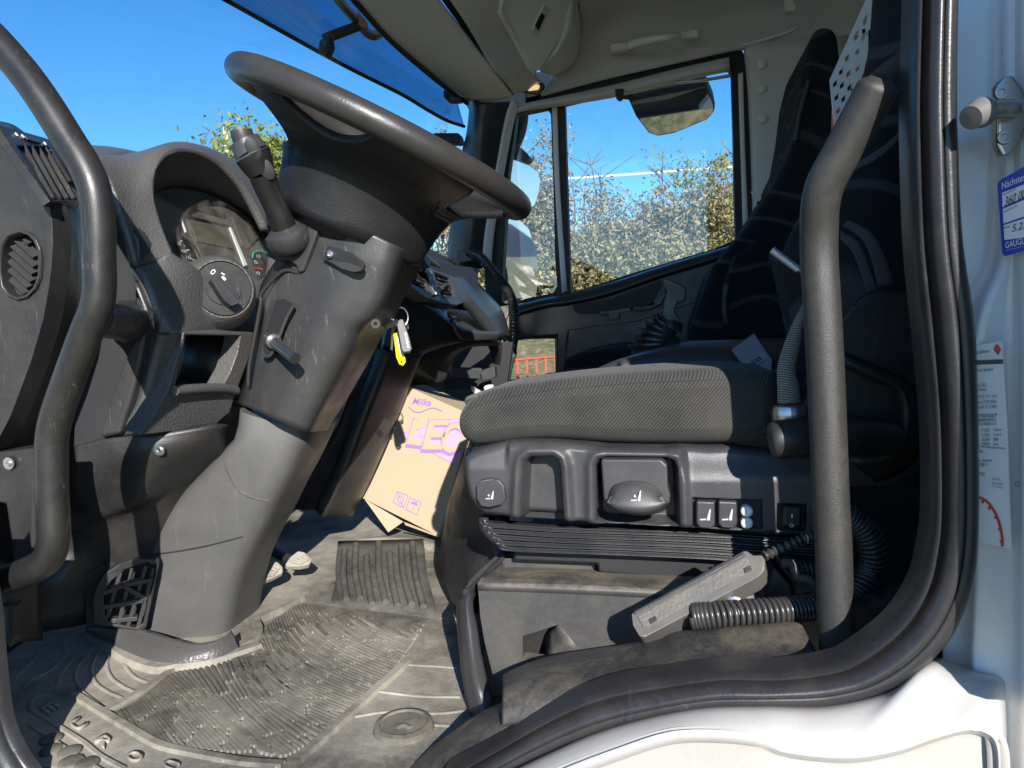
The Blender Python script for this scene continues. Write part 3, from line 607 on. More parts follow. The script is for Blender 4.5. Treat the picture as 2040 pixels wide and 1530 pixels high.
for (x, y) in ((128, 152), (178, 166), (350, 222)):
    lathe('dial_dot', gpl.hit(*px('N', (x, y))[0], .004), gpl.n, [(0.0028, 0), (0.0028, .0015), (0, .002)], M_print, gr, 10)
bar('dial_scale', gpl.hit(*px('N', (200, 175))[0], .005), gpl.hit(*px('N', (310, 205))[0], .005), 0.006, 0.003, gpl.n, M_seatp, gr)
# --- lower pod
lp = slab('lower_pod', PlY(0.80), px('B', (-120, 1185), (10, 1162), (215, 1140), (205, 1300), (200, 1530)) + px('C', (200, 200), (190, 330), (70, 360), (55, 200), (25, 0), (-120, -20)), 0.05, M_hard, da, bevel=0.006)
lathe('screw', P(*px('B', (55, 1232))[0], .797), (0, -1, 0), [(0.0085, 0), (0.008, .002), (.0045, .002), (.0045, .004), (.002, .004), (0, .003)], M_metal, lp, 16)
# --- dash end panels behind the handle
ep = slab('end_panel', PlY(0.94), px('N', (860, 600), (880, 640), (1000, 830), (1080, 980), (1090, 1190)) + px('B', (860, 150), (935, 350), (935, 430), (800, 1062), (570, 1100), (420, 1160), (430, 900), (480, 520), (600, 200), (560, -150)), 0.03, M_dark, da, bevel=0.004)
slab('end_panel_face', PlY(0.925), px('B', (775, 175), (800, 210), (850, 335), (845, 460), (815, 640), (760, 850), (692, 1062), (572, 1088), (640, 850), (700, 690), (735, 610), (790, 500), (795, 400), (775, 300)), 0.02, M_grey, ep, bevel=0.006, seg=3)
tube('handle_mount', [P(*px('B', (560, 400))[0], .73), P(*px('B', (720, 410))[0], .88), P(*px('B', (745, 410))[0], .93)], 0.026, M_hard, ep, n=8, taper=lambda t: .75 + .45 * t)
# --- kick panel
kp = patch('kick_panel', [px('B', (430, 1130, .93), (570, 1095, .935), (700, 1080, .94), (900, 1062, .95), (1240, 1022, 1.0), (1330, 1010, 1.06)),
                          px('B', (440, 1300, .93), (540, 1280, .935), (700, 1240, .94), (900, 1200, .95), (1180, 1130, 1.0), (1300, 1180, 1.06)),
                          px('B', (400, 1530, .96), (500, 1520, .96), (650, 1500, .97), (850, 1430, .98), (1080, 1300, 1.02), (1250, 1260, 1.08)),
                          px('C', (300, 250, .98), (420, 230, .98), (560, 170, .99), (760, 100, 1.01), (960, 60, 1.04), (1150, 0, 1.10)),
                          px('C', (60, 780, .86), (250, 740, .93), (480, 700, 1.0), (700, 640, 1.03), (900, 600, 1.06), (1100, 560, 1.12))], M_hard, da, nu=36, nv=6, thick=0.01)
lathe('screw', P(*px('B', (928, 1155))[0], .948), (0.1, -1, 0), [(0.0085, 0), (0.008, .002), (.0045, .002), (.0045, .004), (.002, .004), (0, .003)], M_metal, kp, 16)
patch('inner_wall', [px('C', (-40, 300, .80), (60, 350, .82), (230, 380, .86)), px('C', (-40, 620, .80), (80, 600, .82), (240, 640, .88)), px('C', (60, 830, .80), (110, 800, .82), (250, 790, .90))], M_hard, kp, nu=12, nv=4, thick=0.01)
bar('door_stop', P(*px('C', (30, 578))[0], .79), P(*px('C', (118, 572))[0], .79), 0.006, 0.006, Vector((0, -1, 0)), M_hard, kp)
# --- kick vent grille
kvp = Pl3(tuple(px('C', (545, 620))[0]) + (.975,), tuple(px('C', (900, 360))[0]) + (1.02,), tuple(px('C', (800, 720))[0]) + (1.01,))
kv = slab('kick_vent', kvp, px('C', (540, 660), (535, 560), (560, 470), (610, 400), (690, 345), (800, 318), (920, 318), (925, 345), (850, 720), (800, 735), (540, 690)), 0.012, M_hard, da, holes=[px('C', (610, 640), (600, 520), (650, 440), (720, 385), (820, 350), (900, 352), (830, 690), (790, 715), (640, 690))], bevel=0.002, off=0.003)
slab('vent_back', kvp, px('C', (500, 700), (500, 400), (700, 300), (960, 300), (880, 760)), 0.004, M_black, kv, off=-0.03, bevel=0)
for (a, b) in (((600, 510), (715, 465)), ((605, 590), (835, 550)), ((715, 465), (890, 430)), ((640, 670), (800, 655)), ((715, 465), (855, 545))):
    p, q = px('C', a, b); bar('slat', kvp.hit(*p), kvp.hit(*q), 0.007, 0.012, kvp.n, M_grey, kv, 0.0008)
for (a, b) in (((700, 390), (625, 650)), ((770, 365), (690, 690)), ((850, 350), (740, 715)), ((895, 365), (800, 715))):
    p, q = px('C', a, b); bar('slat', kvp.hit(*p, -.003), kvp.hit(*q, -.003), 0.006, 0.010, kvp.n, M_grey, kv, 0.0008)
# --- instrument hood
I = [(345, 505, .995), (330, 470, .995), (312, 415, 1.0), (306, 370, 1.01), (312, 333, 1.03), (328, 308, 1.06), (348, 298, 1.09), (372, 297, 1.13), (405, 306, 1.18), (443, 327, 1.23), (480, 364, 1.27), (508, 412, 1.30), (530, 458, 1.32)]
Mi = [(306, 522, .965), (288, 480, .96), (272, 430, .96), (262, 380, .97), (268, 340, 1.0), (296, 304, 1.05), (325, 287, 1.10), (360, 282, 1.16), (400, 289, 1.22), (442, 306, 1.29), (492, 338, 1.35), (527, 382, 1.38), (552, 432, 1.40)]
Oo = [(272, 530, .935), (258, 470, .93), (240, 415, .93), (222, 365, .93), (196, 315, .95), (250, 306, 1.10), (310, 296, 1.18), (360, 290, 1.26), (402, 296, 1.33), (446, 312, 1.40), (500, 345, 1.45), (533, 388, 1.47), (558, 438, 1.48)]
hood = patch('instrument_hood', [Oo, Mi, I], M_dash, da, nu=70, nv=10, thick=0.012)
patch('dash_top', [[(150, 290, .93), (185, 325, .932), (205, 350, .933), (222, 378, .934)], [(165, 288, 1.05), (205, 292, 1.06), (240, 298, 1.09), (262, 306, 1.12)], [(190, 292, 1.35), (230, 296, 1.35), (265, 304, 1.35), (300, 310, 1.3)]], M_dash, da, nu=24, nv=8, thick=0.02)
# hood inner wall down to the cluster
cpl = Pl3(PX(346, 480, -0.80), PX(534, 480, -0.80), PX(420, 385, -0.84))
clo = [(285, 520), (280, 450), (284, 385), (320, 362), (348, 358), (376, 359), (422, 370), (464, 388), (504, 414), (530, 440), (556, 466), (556, 520), (530, 575), (400, 585)]
inn = [cpl.hit(u, v) for u, v in [(340, 510), (320, 470), (305, 440), (300, 410), (306, 392), (320, 382), (345, 376), (372, 377), (415, 387), (453, 404), (491, 429), (517, 452), (540, 476)]]
patch('hood_inner_wall', [I, [V3(a).lerp(b, .5) for a, b in zip(I, inn)], inn], M_dash, hood, nu=50, nv=4, thick=0.004)
# fascia around the light switch (faces the driver)
fas = patch('fascia', [[(272, 532, .935), (298, 560, .935), (318, 630, .935), (316, 665, .935)], [(308, 522, .965), (322, 560, .962), (345, 628, .96), (362, 662, .96)], [(346, 505, .995), (390, 545, 1.03), (440, 640, 1.09), (430, 665, 1.08)], [(380, 552, 1.06), (440, 560, 1.12), (500, 640, 1.17), (505, 668, 1.17)], [(480, 570, 1.24), (530, 575, 1.26), (540, 640, 1.25), (545, 668, 1.25)]], M_dash, da, nu=20, nv=7, thick=0.02)
# cubby block
cbp = Pl3((368, 662, .965), (500, 662, 1.13), (350, 775, .96))
cub = slab('cubby_block', cbp, px('B', (1068, 470), (1478, 476), (1465, 560), (1420, 690), (1372, 815), (1335, 935), (1235, 1022), (1000, 1045), (812, 1066), (890, 960), (975, 815), (1010, 690), (1040, 580)), 0.03, M_dash, da, holes=[px('B', (1078, 487), (1398, 492), (1380, 590), (1340, 700), (1290, 792), (1015, 806), (1040, 690))], bevel=0.006, seg=3)
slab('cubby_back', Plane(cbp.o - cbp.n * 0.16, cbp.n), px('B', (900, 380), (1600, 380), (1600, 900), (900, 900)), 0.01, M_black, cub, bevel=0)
for e in ((1078, 487, 1015, 806), (1398, 492, 1290, 792), (1015, 806, 1290, 792), (1078, 487, 1398, 492)):
    (a, b), (c, d) = px('B', e[:2], e[2:]); A1, B1 = cbp.hit(a, b, -.02), cbp.hit(c, d, -.02)
    loft('cubby_wall', [[A1, B1], [B1 - cbp.n * .14, A1 - cbp.n * .14]][0:1] + [[A1 - cbp.n * .14, B1 - cbp.n * .14]], M_hard, cub, closed=False, caps=False, thick=0.004)
patch('cubby_side', [px('B', (935, 490, .935), (912, 580, .935), (880, 700, .935), (835, 900, .935), (790, 1050, .935)), px('B', (1062, 474, .966), (1036, 585, .964), (1006, 695, .964), (960, 830, .962), (812, 1066, .952))], M_dash, cub, nu=20, nv=4, thick=0.02)
tube('cubby_lip', [cbp.hit(*p, .004) for p in px('B', (1010, 812), (1150, 800), (1290, 797), (1368, 812))], 0.008, M_dash, cub, n=14)
# light switch
sc = P(*px('B', (1288, 225))[0], 1.075); sn = (CAM + Vector((0.3, 0.15, 0.25)) - sc).normalized()
sw = lathe('light_switch', sc - sn * .030, sn, [(0.062, 0), (0.056, 0.022), (0.051, 0.034), (0.0465, 0.040), (0.0445, 0.040), (0.0436, 0.034)], M_dash, da, 40, ref=(0, 0, 1))
lathe('switch_dial', sc - sn * .030, sn, [(0.0436, 0.03), (0.0436, 0.037), (0.0425, 0.040), (0.027, 0.040), (0.0265, 0.0425), (0.0, 0.0425)], M_hard, sw, 40)
spl = Plane(sc + sn * .0125, sn)
kn = slab('switch_knob', spl, px('B', (1222, 165), (1262, 140), (1395, 290), (1390, 300), (1345, 320), (1300, 285)), 0.03, M_hard, sw, bevel=0.005, seg=3, off=0.02)
text('switch_mark', 'O', spl, *px('B', (1225, 140), (1252, 128)), M_print, sw, pup=px('B', (1222, 115))[0], off=-0.001)
bar('switch_mark', spl.hit(*px('B', (1290, 148))[0], 0), spl.hit(*px('B', (1308, 168))[0], 0), 0.004, 0.001, sn, M_print, sw, 0)
bar('switch_mark', spl.hit(*px('B', (1285, 128))[0], 0), spl.hit(*px('B', (1305, 138))[0], 0), 0.0015, 0.001, sn, M_print, sw, 0)
# --- instrument cluster
cl = slab('instrument_cluster', cpl, clo, 0.02, M_clust, da, bevel=0.002)
def cp(name, pts, mat, off=0.0015, th=0.003, par=cl): return slab(name, cpl, px('M', *pts), th, mat, par, bevel=0.0003, seg=1, off=off)
cp('display_frame', [(545, 525), (1230, 700), (1510, 1340), (840, 1230), (640, 830)], M_clust, 0.004)
cp('display', [(610, 650), (1185, 780), (1305, 1068), (735, 950)], M_screen, 0.006)
cp('display_line', [(550, 535), (1215, 690), (1225, 722), (565, 575)], M_black, 0.006)
cp('chrome_strip', [(1235, 725), (1265, 735), (1515, 1320), (1470, 1330)], M_print, 0.007)
cp('chrome_strip', [(480, 590), (492, 590), (565, 790), (555, 805)], M_print, 0.007)
cp('gauge_panel', [(1270, 555), (1690, 880), (1520, 1060), (1440, 1000)], M_clust, 0.004)
cp('gauge_panel', [(640, 410), (800, 350), (1180, 540), (1150, 570), (800, 470)], M_seatp, 0.004)
cp('gauge_face', [(430, 860), (600, 960), (690, 1080), (760, 1280), (600, 1220), (480, 1110), (400, 1000)], M_hard, 0.004)
cp('gauge_face', [(1570, 1180), (1620, 1090), (1720, 1080), (1830, 1110), (1780, 1480), (1720, 1500), (1610, 1330)], M_hard, 0.004)
tube('gauge_arc', [cpl.hit(*p, .006) for p in px('M', (1590, 1200), (1610, 1130), (1670, 1100), (1740, 1105), (1800, 1130))], 0.0022, M_green, cl, n=14, sides=8)
tube('gauge_rim', [cpl.hit(*p, .005) for p in px('M', (480, 880), (600, 970), (700, 1100), (785, 1295))], 0.003, M_grey, cl, n=14, sides=8)
cp('needle', [(1620, 1350), (1755, 1365), (1745, 1395), (1640, 1370)], M_red, 0.007)
for s, a, b in (('10', (1660, 1200), (1720, 1210)), ('5', (1620, 1290), (1680, 1300)), ('0', (1660, 1465), (1715, 1470)), ('80', (420, 1000), (475, 1010)), ('100', (490, 1120), (565, 1125)), ('120', (560, 1215), (640, 1230))):
    p0, p1 = px('M', a, b); text('gauge_figure', s, cpl, p0, p1, M_print, cl, off=0.006, ext=0, pup=(p0[0] - 1.5, p0[1] - 6))
for a, b in (((465, 950), (490, 935)), ((565, 1090), (605, 1078)), ((645, 1228), (695, 1245)), ((525, 1020), (532, 1024)), ((614, 1160), (622, 1164))):
    p, q = px('M', a, b); bar('gauge_tick', cpl.hit(*p, .006), cpl.hit(*q, .006), 0.0015, 0.0006, cpl.n, M_print, cl, 0)
slab('cluster_lens', cpl, [(304, 510), (300, 450), (306, 395), (348, 378), (415, 389), (453, 406), (491, 431), (536, 475), (528, 570), (400, 580)], 0.002, M_lens, cl, off=0.012, bevel=0)
# --- centre console
cc = patch('console_side', [px('E', (560, 300, 1.55), (690, 340, 1.62), (800, 410, 1.70), (920, 520, 1.80), (1000, 575, 1.86), (1160, 560, 1.95)), px('E', (540, 450, 1.52), (640, 470, 1.58), (740, 510, 1.66), (860, 580, 1.76), (960, 590, 1.84), (1100, 585, 1.93)), px('E', (480, 640, 1.52), (590, 640, 1.55), (690, 660, 1.62), (760, 640, 1.70), (830, 610, 1.78), (960, 595, 1.88))], M_hard, da, nu=24, nv=5, thick=0.02)
patch('console_leg', [px('E', (500, 640, 1.50), (440, 820, 1.48), (330, 1100, 1.46), (240, 1340, 1.45), (120, 1600, 1.45)), px('E', (690, 655, 1.60), (610, 830, 1.57), (500, 1100, 1.54), (390, 1340, 1.52), (260, 1600, 1.52)), px('E', (700, 650, 1.64), (630, 850, 1.62), (530, 1100, 1.60), (420, 1350, 1.58), (300, 1600, 1.58))], M_hard, da, nu=24, nv=5, thick=0.03)
patch('underdash_panel', [px('E', (480, 540, 1.60), (300, 850, 1.56), (200, 1090, 1.55), (60, 1330, 1.55), (-60, 1560, 1.55)), px('E', (540, 700, 1.62), (480, 850, 1.58), (400, 1090, 1.56), (250, 1330, 1.55), (120, 1560, 1.55))], M_hard, da, nu=12, nv=4, thick=0.02)
slab('underdash_shelf', PlY(1.54), px('E', (270, 905), (330, 825), (560, 825), (525, 875), (290, 908)), 0.06, M_hard, da, bevel=0.006)
tray = slab('console_tray', Pl3(PX(905, 600, -.78), PX(990, 650, -.62), PX(800, 560, -.80)), px('E', (640, 280), (760, 350), (900, 480), (925, 520), (1080, 530), (1150, 540), (1155, 515), (1100, 480), (1000, 420), (940, 370), (860, 300), (700, 260)), 0.02, M_grey, da, bevel=0.004)
patch('tray_lip', [px('O', (560, 760, 1.70), (640, 830, 1.74), (720, 862, 1.78), (880, 880, 1.85), (1000, 880, 1.92)), px('O', (580, 790, 1.69), (640, 872, 1.73), (720, 890, 1.77), (880, 910, 1.84), (1005, 908, 1.91)), px('O', (600, 850, 1.70), (650, 950, 1.74), (730, 968, 1.78), (880, 965, 1.85), (995, 960, 1.92))], M_seatp, da, nu=20, nv=4, thick=0.01)
patch('glove_surround', [px('O', (200, 1280, 1.66), (250, 1170, 1.66), (330, 1080, 1.70), (480, 1000, 1.76), (650, 975, 1.82), (900, 985, 1.92), (960, 975, 1.96)), px('O', (180, 1340, 1.68), (330, 1280, 1.70), (430, 1180, 1.74), (560, 1080, 1.80), (720, 1020, 1.86), (900, 1005, 1.95), (1000, 1000, 1.99)), px('O', (170, 1380, 1.72), (450, 1360, 1.75), (535, 1240, 1.80), (590, 1120, 1.86), (720, 1035, 1.92), (900, 1015, 2.0), (1010, 1010, 2.03))], M_hard, da, nu=30, nv=5, thick=0.01)
slab('footwell_wall', PlY(2.62), px('O', (100, 1150), (1035, 1150), (1010, 1400), (980, 1600), (100, 1600)), 0.03, M_dark, da, bevel=0)
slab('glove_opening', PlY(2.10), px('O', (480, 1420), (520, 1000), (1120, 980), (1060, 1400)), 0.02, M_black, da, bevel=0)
patch('glove_end', [px('O', (930, 985, 2.02), (1120, 985, 2.25), (1125, 1040, 2.25)), px('O', (950, 1010, 2.02), (1110, 1020, 2.2), (1100, 1060, 2.2)), px('O', (1000, 1200, 2.1), (1070, 1200, 2.2), (1060, 1200, 2.2)), px('O', (900, 1370, 2.1), (1020, 1370, 2.2), (1030, 1370, 2.2))], M_hard, da, nu=10, nv=4, thick=0.02)
slab('glove_catch', PlY(1.98), px('O', (815, 1265), (840, 1235), (950, 1200), (960, 1310), (835, 1345)), 0.03, M_seatp, da, bevel=0.004)
bar('glove_rail', P(*px('O', (545, 1260))[0], 1.96), P(*px('O', (830, 1270))[0], 2.0), 0.03, 0.02, Vector((0, -1, 0)), M_dark, da, 0.003)
# centre vents
vpl = Pl3(P(*px('O', (240, 330))[0], 1.62), P(*px('O', (640, 420))[0], 1.95), P(*px('O', (390, 560))[0], 1.66))
vf = slab('vent_panel', vpl, px('O', (300, 255), (390, 310), (600, 385), (640, 420), (700, 560), (680, 610), (600, 640), (480, 620), (330, 575), (180, 470), (170, 440), (270, 300)), 0.03, M_grey, da, holes=[px('O', (240, 350), (320, 430), (350, 520), (190, 440)), px('O', (390, 330), (535, 390), (590, 560), (470, 570), (430, 470))], bevel=0.003)
slab('vent_dark', Plane(vpl.o - vpl.n * .05, vpl.n), px('O', (100, 200), (800, 300), (800, 700), (100, 600)), 0.004, M_black, vf, bevel=0)
for k in range(6):
    f = k / 5; p, q = px('O', (400 + 70 * f, 345 + 200 * f), (545 + 40 * f, 395 + 165 * f)); bar('vane', vpl.hit(*p, -.012), vpl.hit(*q, -.012), 0.022, 0.003, Vector((0.5, 0, 1)), M_dark, vf, 0.0005)
for k in range(5):
    f = k / 4; p, q = px('O', (195 + 60 * (1 - f), 360 + 90 * f), (290 + 55 * f, 385 + 130 * f)); bar('vane', vpl.hit(*p, -.012), vpl.hit(*q, -.012), 0.022, 0.003, Vector((0.5, 0, 1)), M_dark, vf, 0.0005)
tube('vent_knob', [vpl.hit(*p, .004) for p in px('O', (460, 480), (490, 455), (530, 460), (535, 490))], 0.006, M_grey, vf, n=8, sides=8)
slab('vent_switch_strip', vpl, px('O', (310, 300), (370, 325), (450, 540), (410, 550)), 0.01, M_grey, vf, off=0.006, bevel=0.002)
for k in range(4):
    f = k / 3
    for x0, y0, x1, y1 in ((325, 330, 410, 530), (362, 340, 440, 535)):
        c = vpl.hit(*px('O', (x0 + (x1 - x0) * f, y0 + (y1 - y0) * f))[0], .0065); lathe('switch_dot', c, vpl.n, [(0.004, 0), (0.003, .001), (0, .0012)], M_print, vf, 8)
patch('centre_dash_top', [px('O', (40, 60, 1.60), (180, 120, 1.72), (330, 200, 1.86), (480, 310, 2.02), (620, 380, 2.2)), px('O', (100, 40, 1.75), (260, 110, 1.9), (370, 130, 2.1), (520, 220, 2.3), (700, 350, 2.45)), px('O', (150, 30, 1.9), (300, 90, 2.1), (420, 150, 2.3), (560, 235, 2.5), (720, 350, 2.6))], M_dark, da, nu=24, nv=5, thick=0.02)
patch('passenger_dash', [px('O', (600, 380, 2.0), (700, 540, 2.0), (830, 700, 2.05), (950, 850, 2.1), (1010, 900, 2.12)), px('O', (660, 360, 2.25), (760, 470, 2.3), (900, 600, 2.35), (1000, 740, 2.38), (1080, 900, 2.4)), px('O', (720, 350, 2.55), (800, 430, 2.6), (930, 570, 2.62), (1030, 700, 2.64), (1110, 960, 2.66))], M_dark, da, nu=24, nv=5, thick=0.03)
slab('dash_clip', vpl, px('O', (270, 160), (330, 170), (370, 250), (360, 290), (320, 260)), 0.02, M_grey, da, off=0.03, bevel=0.003)
# gadget lying on the tray
gd = thing('remote_fob', 'small dark glossy gadget lying on the console tray', 'remote', P(900, 628, 1.75))
slab('body', tray_pl if False else Pl3(PX(905, 600, -.76), PX(990, 650, -.60), PX(800, 560, -.78)), px('O', (500, 660), (540, 650), (615, 700), (612, 745), (560, 760), (520, 730)), 0.02, M_dark, gd, bevel=0.004, off=0.012)

# ================================================================== steering column
sc_ = thing('steering_column', 'grey plastic steering column cover with stalk and adjuster pin', 'steering column', PZ(380, 1290, FLOOR))
UC = [[(592, 393, 1.10), (586, 440, 1.10), (578, 475, 1.10), (535, 540, 1.10), (516, 580, 1.10), (508, 640, 1.10), (500, 700, 1.10), (486, 760, 1.10), (468, 803, 1.10)],
                           [(620, 408, 1.06), (600, 455, 1.055), (592, 490, 1.055), (556, 550, 1.055), (545, 590, 1.055), (535, 640, 1.055), (525, 700, 1.055), (512, 765, 1.055), (494, 811, 1.055)],
                           [(720, 455, 1.03), (700, 500, 1.03), (690, 530, 1.03), (670, 580, 1.03), (655, 620, 1.03), (640, 650, 1.03), (620, 700, 1.03), (590, 760, 1.03), (558, 842, 1.03)],
                           [(795, 492, 1.05), (780, 530, 1.045), (770, 560, 1.045), (755, 600, 1.045), (735, 635, 1.045), (706, 660, 1.045), (686, 705, 1.045), (655, 765, 1.045), (610, 862, 1.045)],
                           [(848, 516, 1.20), (832, 545, 1.18), (812, 580, 1.16), (798, 606, 1.15), (786, 632, 1.15), (764, 664, 1.15), (740, 710, 1.15), (706, 770, 1.15), (652, 857, 1.15)]]
UV = [catmull([V3(p) for p in r], 60) for r in UC]
cols_ = [fillet([UV[j_][i_] for j_ in range(5)], .022, 7) for i_ in range(60)]
up = patch('upper_cover', [[cols_[i_][j_] for i_ in range(60)] for j_ in range(len(cols_[0]))], M_grey, sc_, lin=True, straight=True, smooth=60, thick=0.02)
# top plate under the wheel
patch('top_plate', [[(590, 402, 1.12), (645, 434, 1.07), (722, 468, 1.06), (790, 502, 1.08), (842, 522, 1.22)], [(600, 385, 1.18), (660, 410, 1.16), (730, 440, 1.16), (800, 470, 1.18), (846, 505, 1.25)], [(640, 390, 1.3), (690, 405, 1.3), (750, 430, 1.3), (800, 460, 1.3), (840, 495, 1.3)]], M_grey, sc_, nu=24, nv=4, thick=0.01)
fpl = Pl3((690, 500, 1.027), (640, 650, 1.027), (600, 560, 1.04))
# screw recess
rc = slab('screw_recess', fpl, px('L', (1035, 1180), (1200, 1230), (1290, 1290), (1325, 1340), (1310, 1385), (1260, 1400), (1180, 1380), (990, 1290)), 0.006, M_black, up, bevel=0.001, off=0.0035)
slab('recess_floor', fpl, px('L', (1060, 1300), (1200, 1320), (1310, 1360), (1290, 1390), (1230, 1395), (1150, 1372), (1010, 1295)), 0.004, M_grey, rc, bevel=0.001, off=0.006)
lathe('screw', fpl.hit(*px('L', (1058, 1252))[0], .004), fpl.n, [(0.006, 0), (0.006, .004), (.003, .005), (.0015, .003), (0, .003)], M_metal, rc, 14)
# slot with adjuster pin
s2 = Pl3((560, 600, 1.044), (530, 690, 1.044), (600, 650, 1.028))
slot = slab('adjuster_slot', s2, px('B', (1600, 285), (1640, 278), (1700, 315), (1690, 350), (1640, 440), (1600, 560), (1560, 605), (1530, 605), (1525, 575), (1560, 420)), 0.006, M_black, up, bevel=0.001, off=0.005)
tube('slot_rim', [s2.hit(*p, .005) for p in px('B', (1525, 590), (1545, 612), (1575, 600), (1610, 530), (1660, 400), (1705, 318))], 0.0025, M_grey, up, n=30, sides=8)
a, b = px('B', (1568, 510), (1715, 625)); tube('adjuster_pin', [s2.hit(*a, -.01), s2.hit(*a, .01).lerp(s2.hit(*b, .035), .2), s2.hit(*b, .035)], 0.0085, M_metal, sc_, n=8, sides=16)
tube('pin_collar', [s2.hit(*a, .004), s2.hit(*px('B', (1590, 525))[0], .012)], 0.0115, M_metal, sc_, n=3, sides=16)
# front seam of cover
tube('cover_seam', px('B', (1745, 130, 1.05), (1640, 118, 1.052), (1520, 245, 1.053), (1515, 300, 1.054), (1490, 440, 1.055), (1450, 650, 1.055), (1440, 780, 1.056)), 0.0035, M_black, up, n=30, sides=8)
sdp = slab('stalk_mount', Pl3((600, 470, 1.05), (640, 430, 1.045), (600, 520, 1.05)), px('L', (740, 870), (820, 870), (960, 950), (985, 965), (830, 1390), (790, 1400), (770, 1340), (700, 1300), (620, 1310), (560, 1200)), 0.05, M_grey, up, bevel=0.004, off=0.010)
lathe('key_hole', P(748, 645, 1.043), (0.6, -1, 0.1), [(0.007, -.002), (0.007, .001), (0.003, .001), (0, -.002)], M_black, up, 14)
# lower shroud
Lf = px('B', (1445, 900), (1440, 985), (1420, 1060), (1290, 1190)) + px('B', (1150, 1330), (1000, 1530)) + px('C', (900, 190), (810, 300), (815, 330), (815, 450), (800, 600), (778, 725), (770, 745))
Lf = Lf + px('C', (766, 790))
Rt = px('E', (110, 1085), (85, 1150), (50, 1230), (15, 1310)) + px('C', (1690, -80), (1640, 30), (1560, 180), (1500, 300), (1470, 380), (1440, 480), (1415, 600), (1392, 760), (1388, 790), (1386, 850))
rings = []
for i, ((ul, vl), (ur, vr)) in enumerate(zip(Lf, Rt)):
    n = len(Lf) - 1; t = i / n
    Yl, Yr = 1.10 - .02 * t, 1.13 - .01 * t
    a, b = P(ul, vl, Yl), P(ur, vr, Yr); ring = []
    front = 0.048 + 0.012 * min(1, t * 3); bdip = 14 * t ** 3 + (18 if i > 8 else 6)
    for k in range(56):
        ang = 2 * math.pi * k / 56; cx, cy = math.cos(ang), math.sin(ang)
        sx = math.copysign(abs(cx) ** 0.45, cx); sy = math.copysign(abs(cy) ** 0.55, cy)
        m = a.lerp(b, 0.5 + 0.5 * sx); m.y += (-front if cy > 0 else 0.10) * abs(sy); m.z -= (0.035 * t * max(cy, 0))
        ring.append(m)
    rings.append(ring)
shroud = loft('lower_shroud', rings, M_shroud, sc_, smooth=60)
tube('shroud_seam', [onmesh(shroud, *p) for p in px('C', (812, 298), (880, 292), (950, 283), (1030, 272), (1100, 260), (1180, 245), (1250, 228), (1330, 208), (1410, 186))], 0.0014, M_black, shroud, n=20, sides=6)
tube('shroud_edge', [onmesh(shroud, *p) for p in px('B', (1300, 1205), (1312, 1260), (1335, 1310), (1370, 1370), (1410, 1405), (1480, 1438), (1560, 1450))], 0.0018, M_seatdusty, shroud, n=20, sides=6)
# control stalk
stp = [P(*p) for p in px('L', (690, 1060, 1.03), (650, 960, 1.02), (590, 830, 1.01), (540, 720, 1.0), (500, 600, .99), (455, 510, .985), (420, 440, .98), (385, 380, .978), (352, 320, .975), (335, 275, .973), (328, 240, .972)) ]
def stalk_seg(name, i0, i1, radii, mat, par):
    path = catmull(stp[i0:i1 + 1], 24); rr = [catmull([Vector((r, 0, 0)) for r in radii], 24)[k].x for k in range(24)]
    v, f = tube_data(path, rr, 24); return finish(name, v, f, mat, par, 50)
st = stalk_seg('control_stalk', 0, 4, [0.0185, 0.0175, 0.017, 0.0175, 0.019], M_black, sc_)
M_stalk = plastic('stalk_black', (0.013, 0.013, 0.0135), 0.33, 0, var=.1); st.data.materials[0] = M_stalk
lo_g = stalk_seg('lower_grip', 4, 6, [0.019, 0.0235, 0.0255], M_stalk, st)
up_g = stalk_seg('upper_grip', 6, 8, [0.0250, 0.0225, 0.0195], M_seatp, st)
stalk_seg('button', 8, 10, [0.0155, 0.0153, 0.0148], M_grey, st)
axs = (stp[7] - stp[5]).normalized(); lathe('chrome_ring', stp[6] - axs * .001, axs, [(0.0255, -.0015), (0.0268, 0), (0.0255, .0015)], M_metal, st, 28)
axb = (stp[10] - stp[8]).normalized(); hpl = Plane(stp[10] + axb * .0005, axb)
text('button_mark', 'd', hpl, (stp and px('L', (318, 270))[0]), px('L', (355, 265))[0], M_print, st, pup=px('L', (315, 235))[0], off=.001)
stn = (CAM - stp[6]).normalized()
for c, rx, ry in (((485, 450), 48, 75), ((535, 560), 48, 75)):
    c0 = onmesh(up_g if c[1] < 500 else lo_g, *px('L', c)[0]); lathe('grip_pad', c0 - stn * .004, stn, [(0.0098, 0), (0.0095, .0042), (0.008, .005), (0, .0052)], M_black, st, 20, ref=axs, sx=1.6)
bx_ = (stp[2] - stp[0]).normalized()
lathe('stalk_collar', stp[0] - bx_ * .030, bx_, [(0.024, 0), (0.031, 0.008), (0.034, 0.020), (0.0325, 0.028), (0.020, 0.036)], M_grey, st, 28)

# ================================================================== steering wheel
Fp, Bp = P(521, 173, 1.13), P(1030, 405, 1.13); Cw = (Fp + Bp) / 2; RW = (Fp - Bp).length / 2
e1 = (Fp - Cw).normalized(); near = P(757, 243, 1.13 - RW); e2 = (near - Cw); e2 = (e2 - e1 * e2.dot(e1)).normalized(); nw = e2.cross(e1)
if nw.z < 0: nw = -nw
whl = thing('steering_wheel', 'black truck steering wheel with worn rim and deep hub', 'steering wheel', Cw - nw * .15)
v, f = tube_data([Cw + (e1 * math.cos(2 * math.pi * k / 72) + e2 * math.sin(2 * math.pi * k / 72)) * RW for k in range(73)], 0.0190, 20, caps=False)
finish('rim', v, f, M_wheel, whl, 60)
prof = [(1.0, -0.004), (0.92, 0.014), (0.80, 0.028), (0.68, 0.042), (0.59, 0.062), (0.545, 0.090), (0.52, 0.12), (0.50, 0.150)]
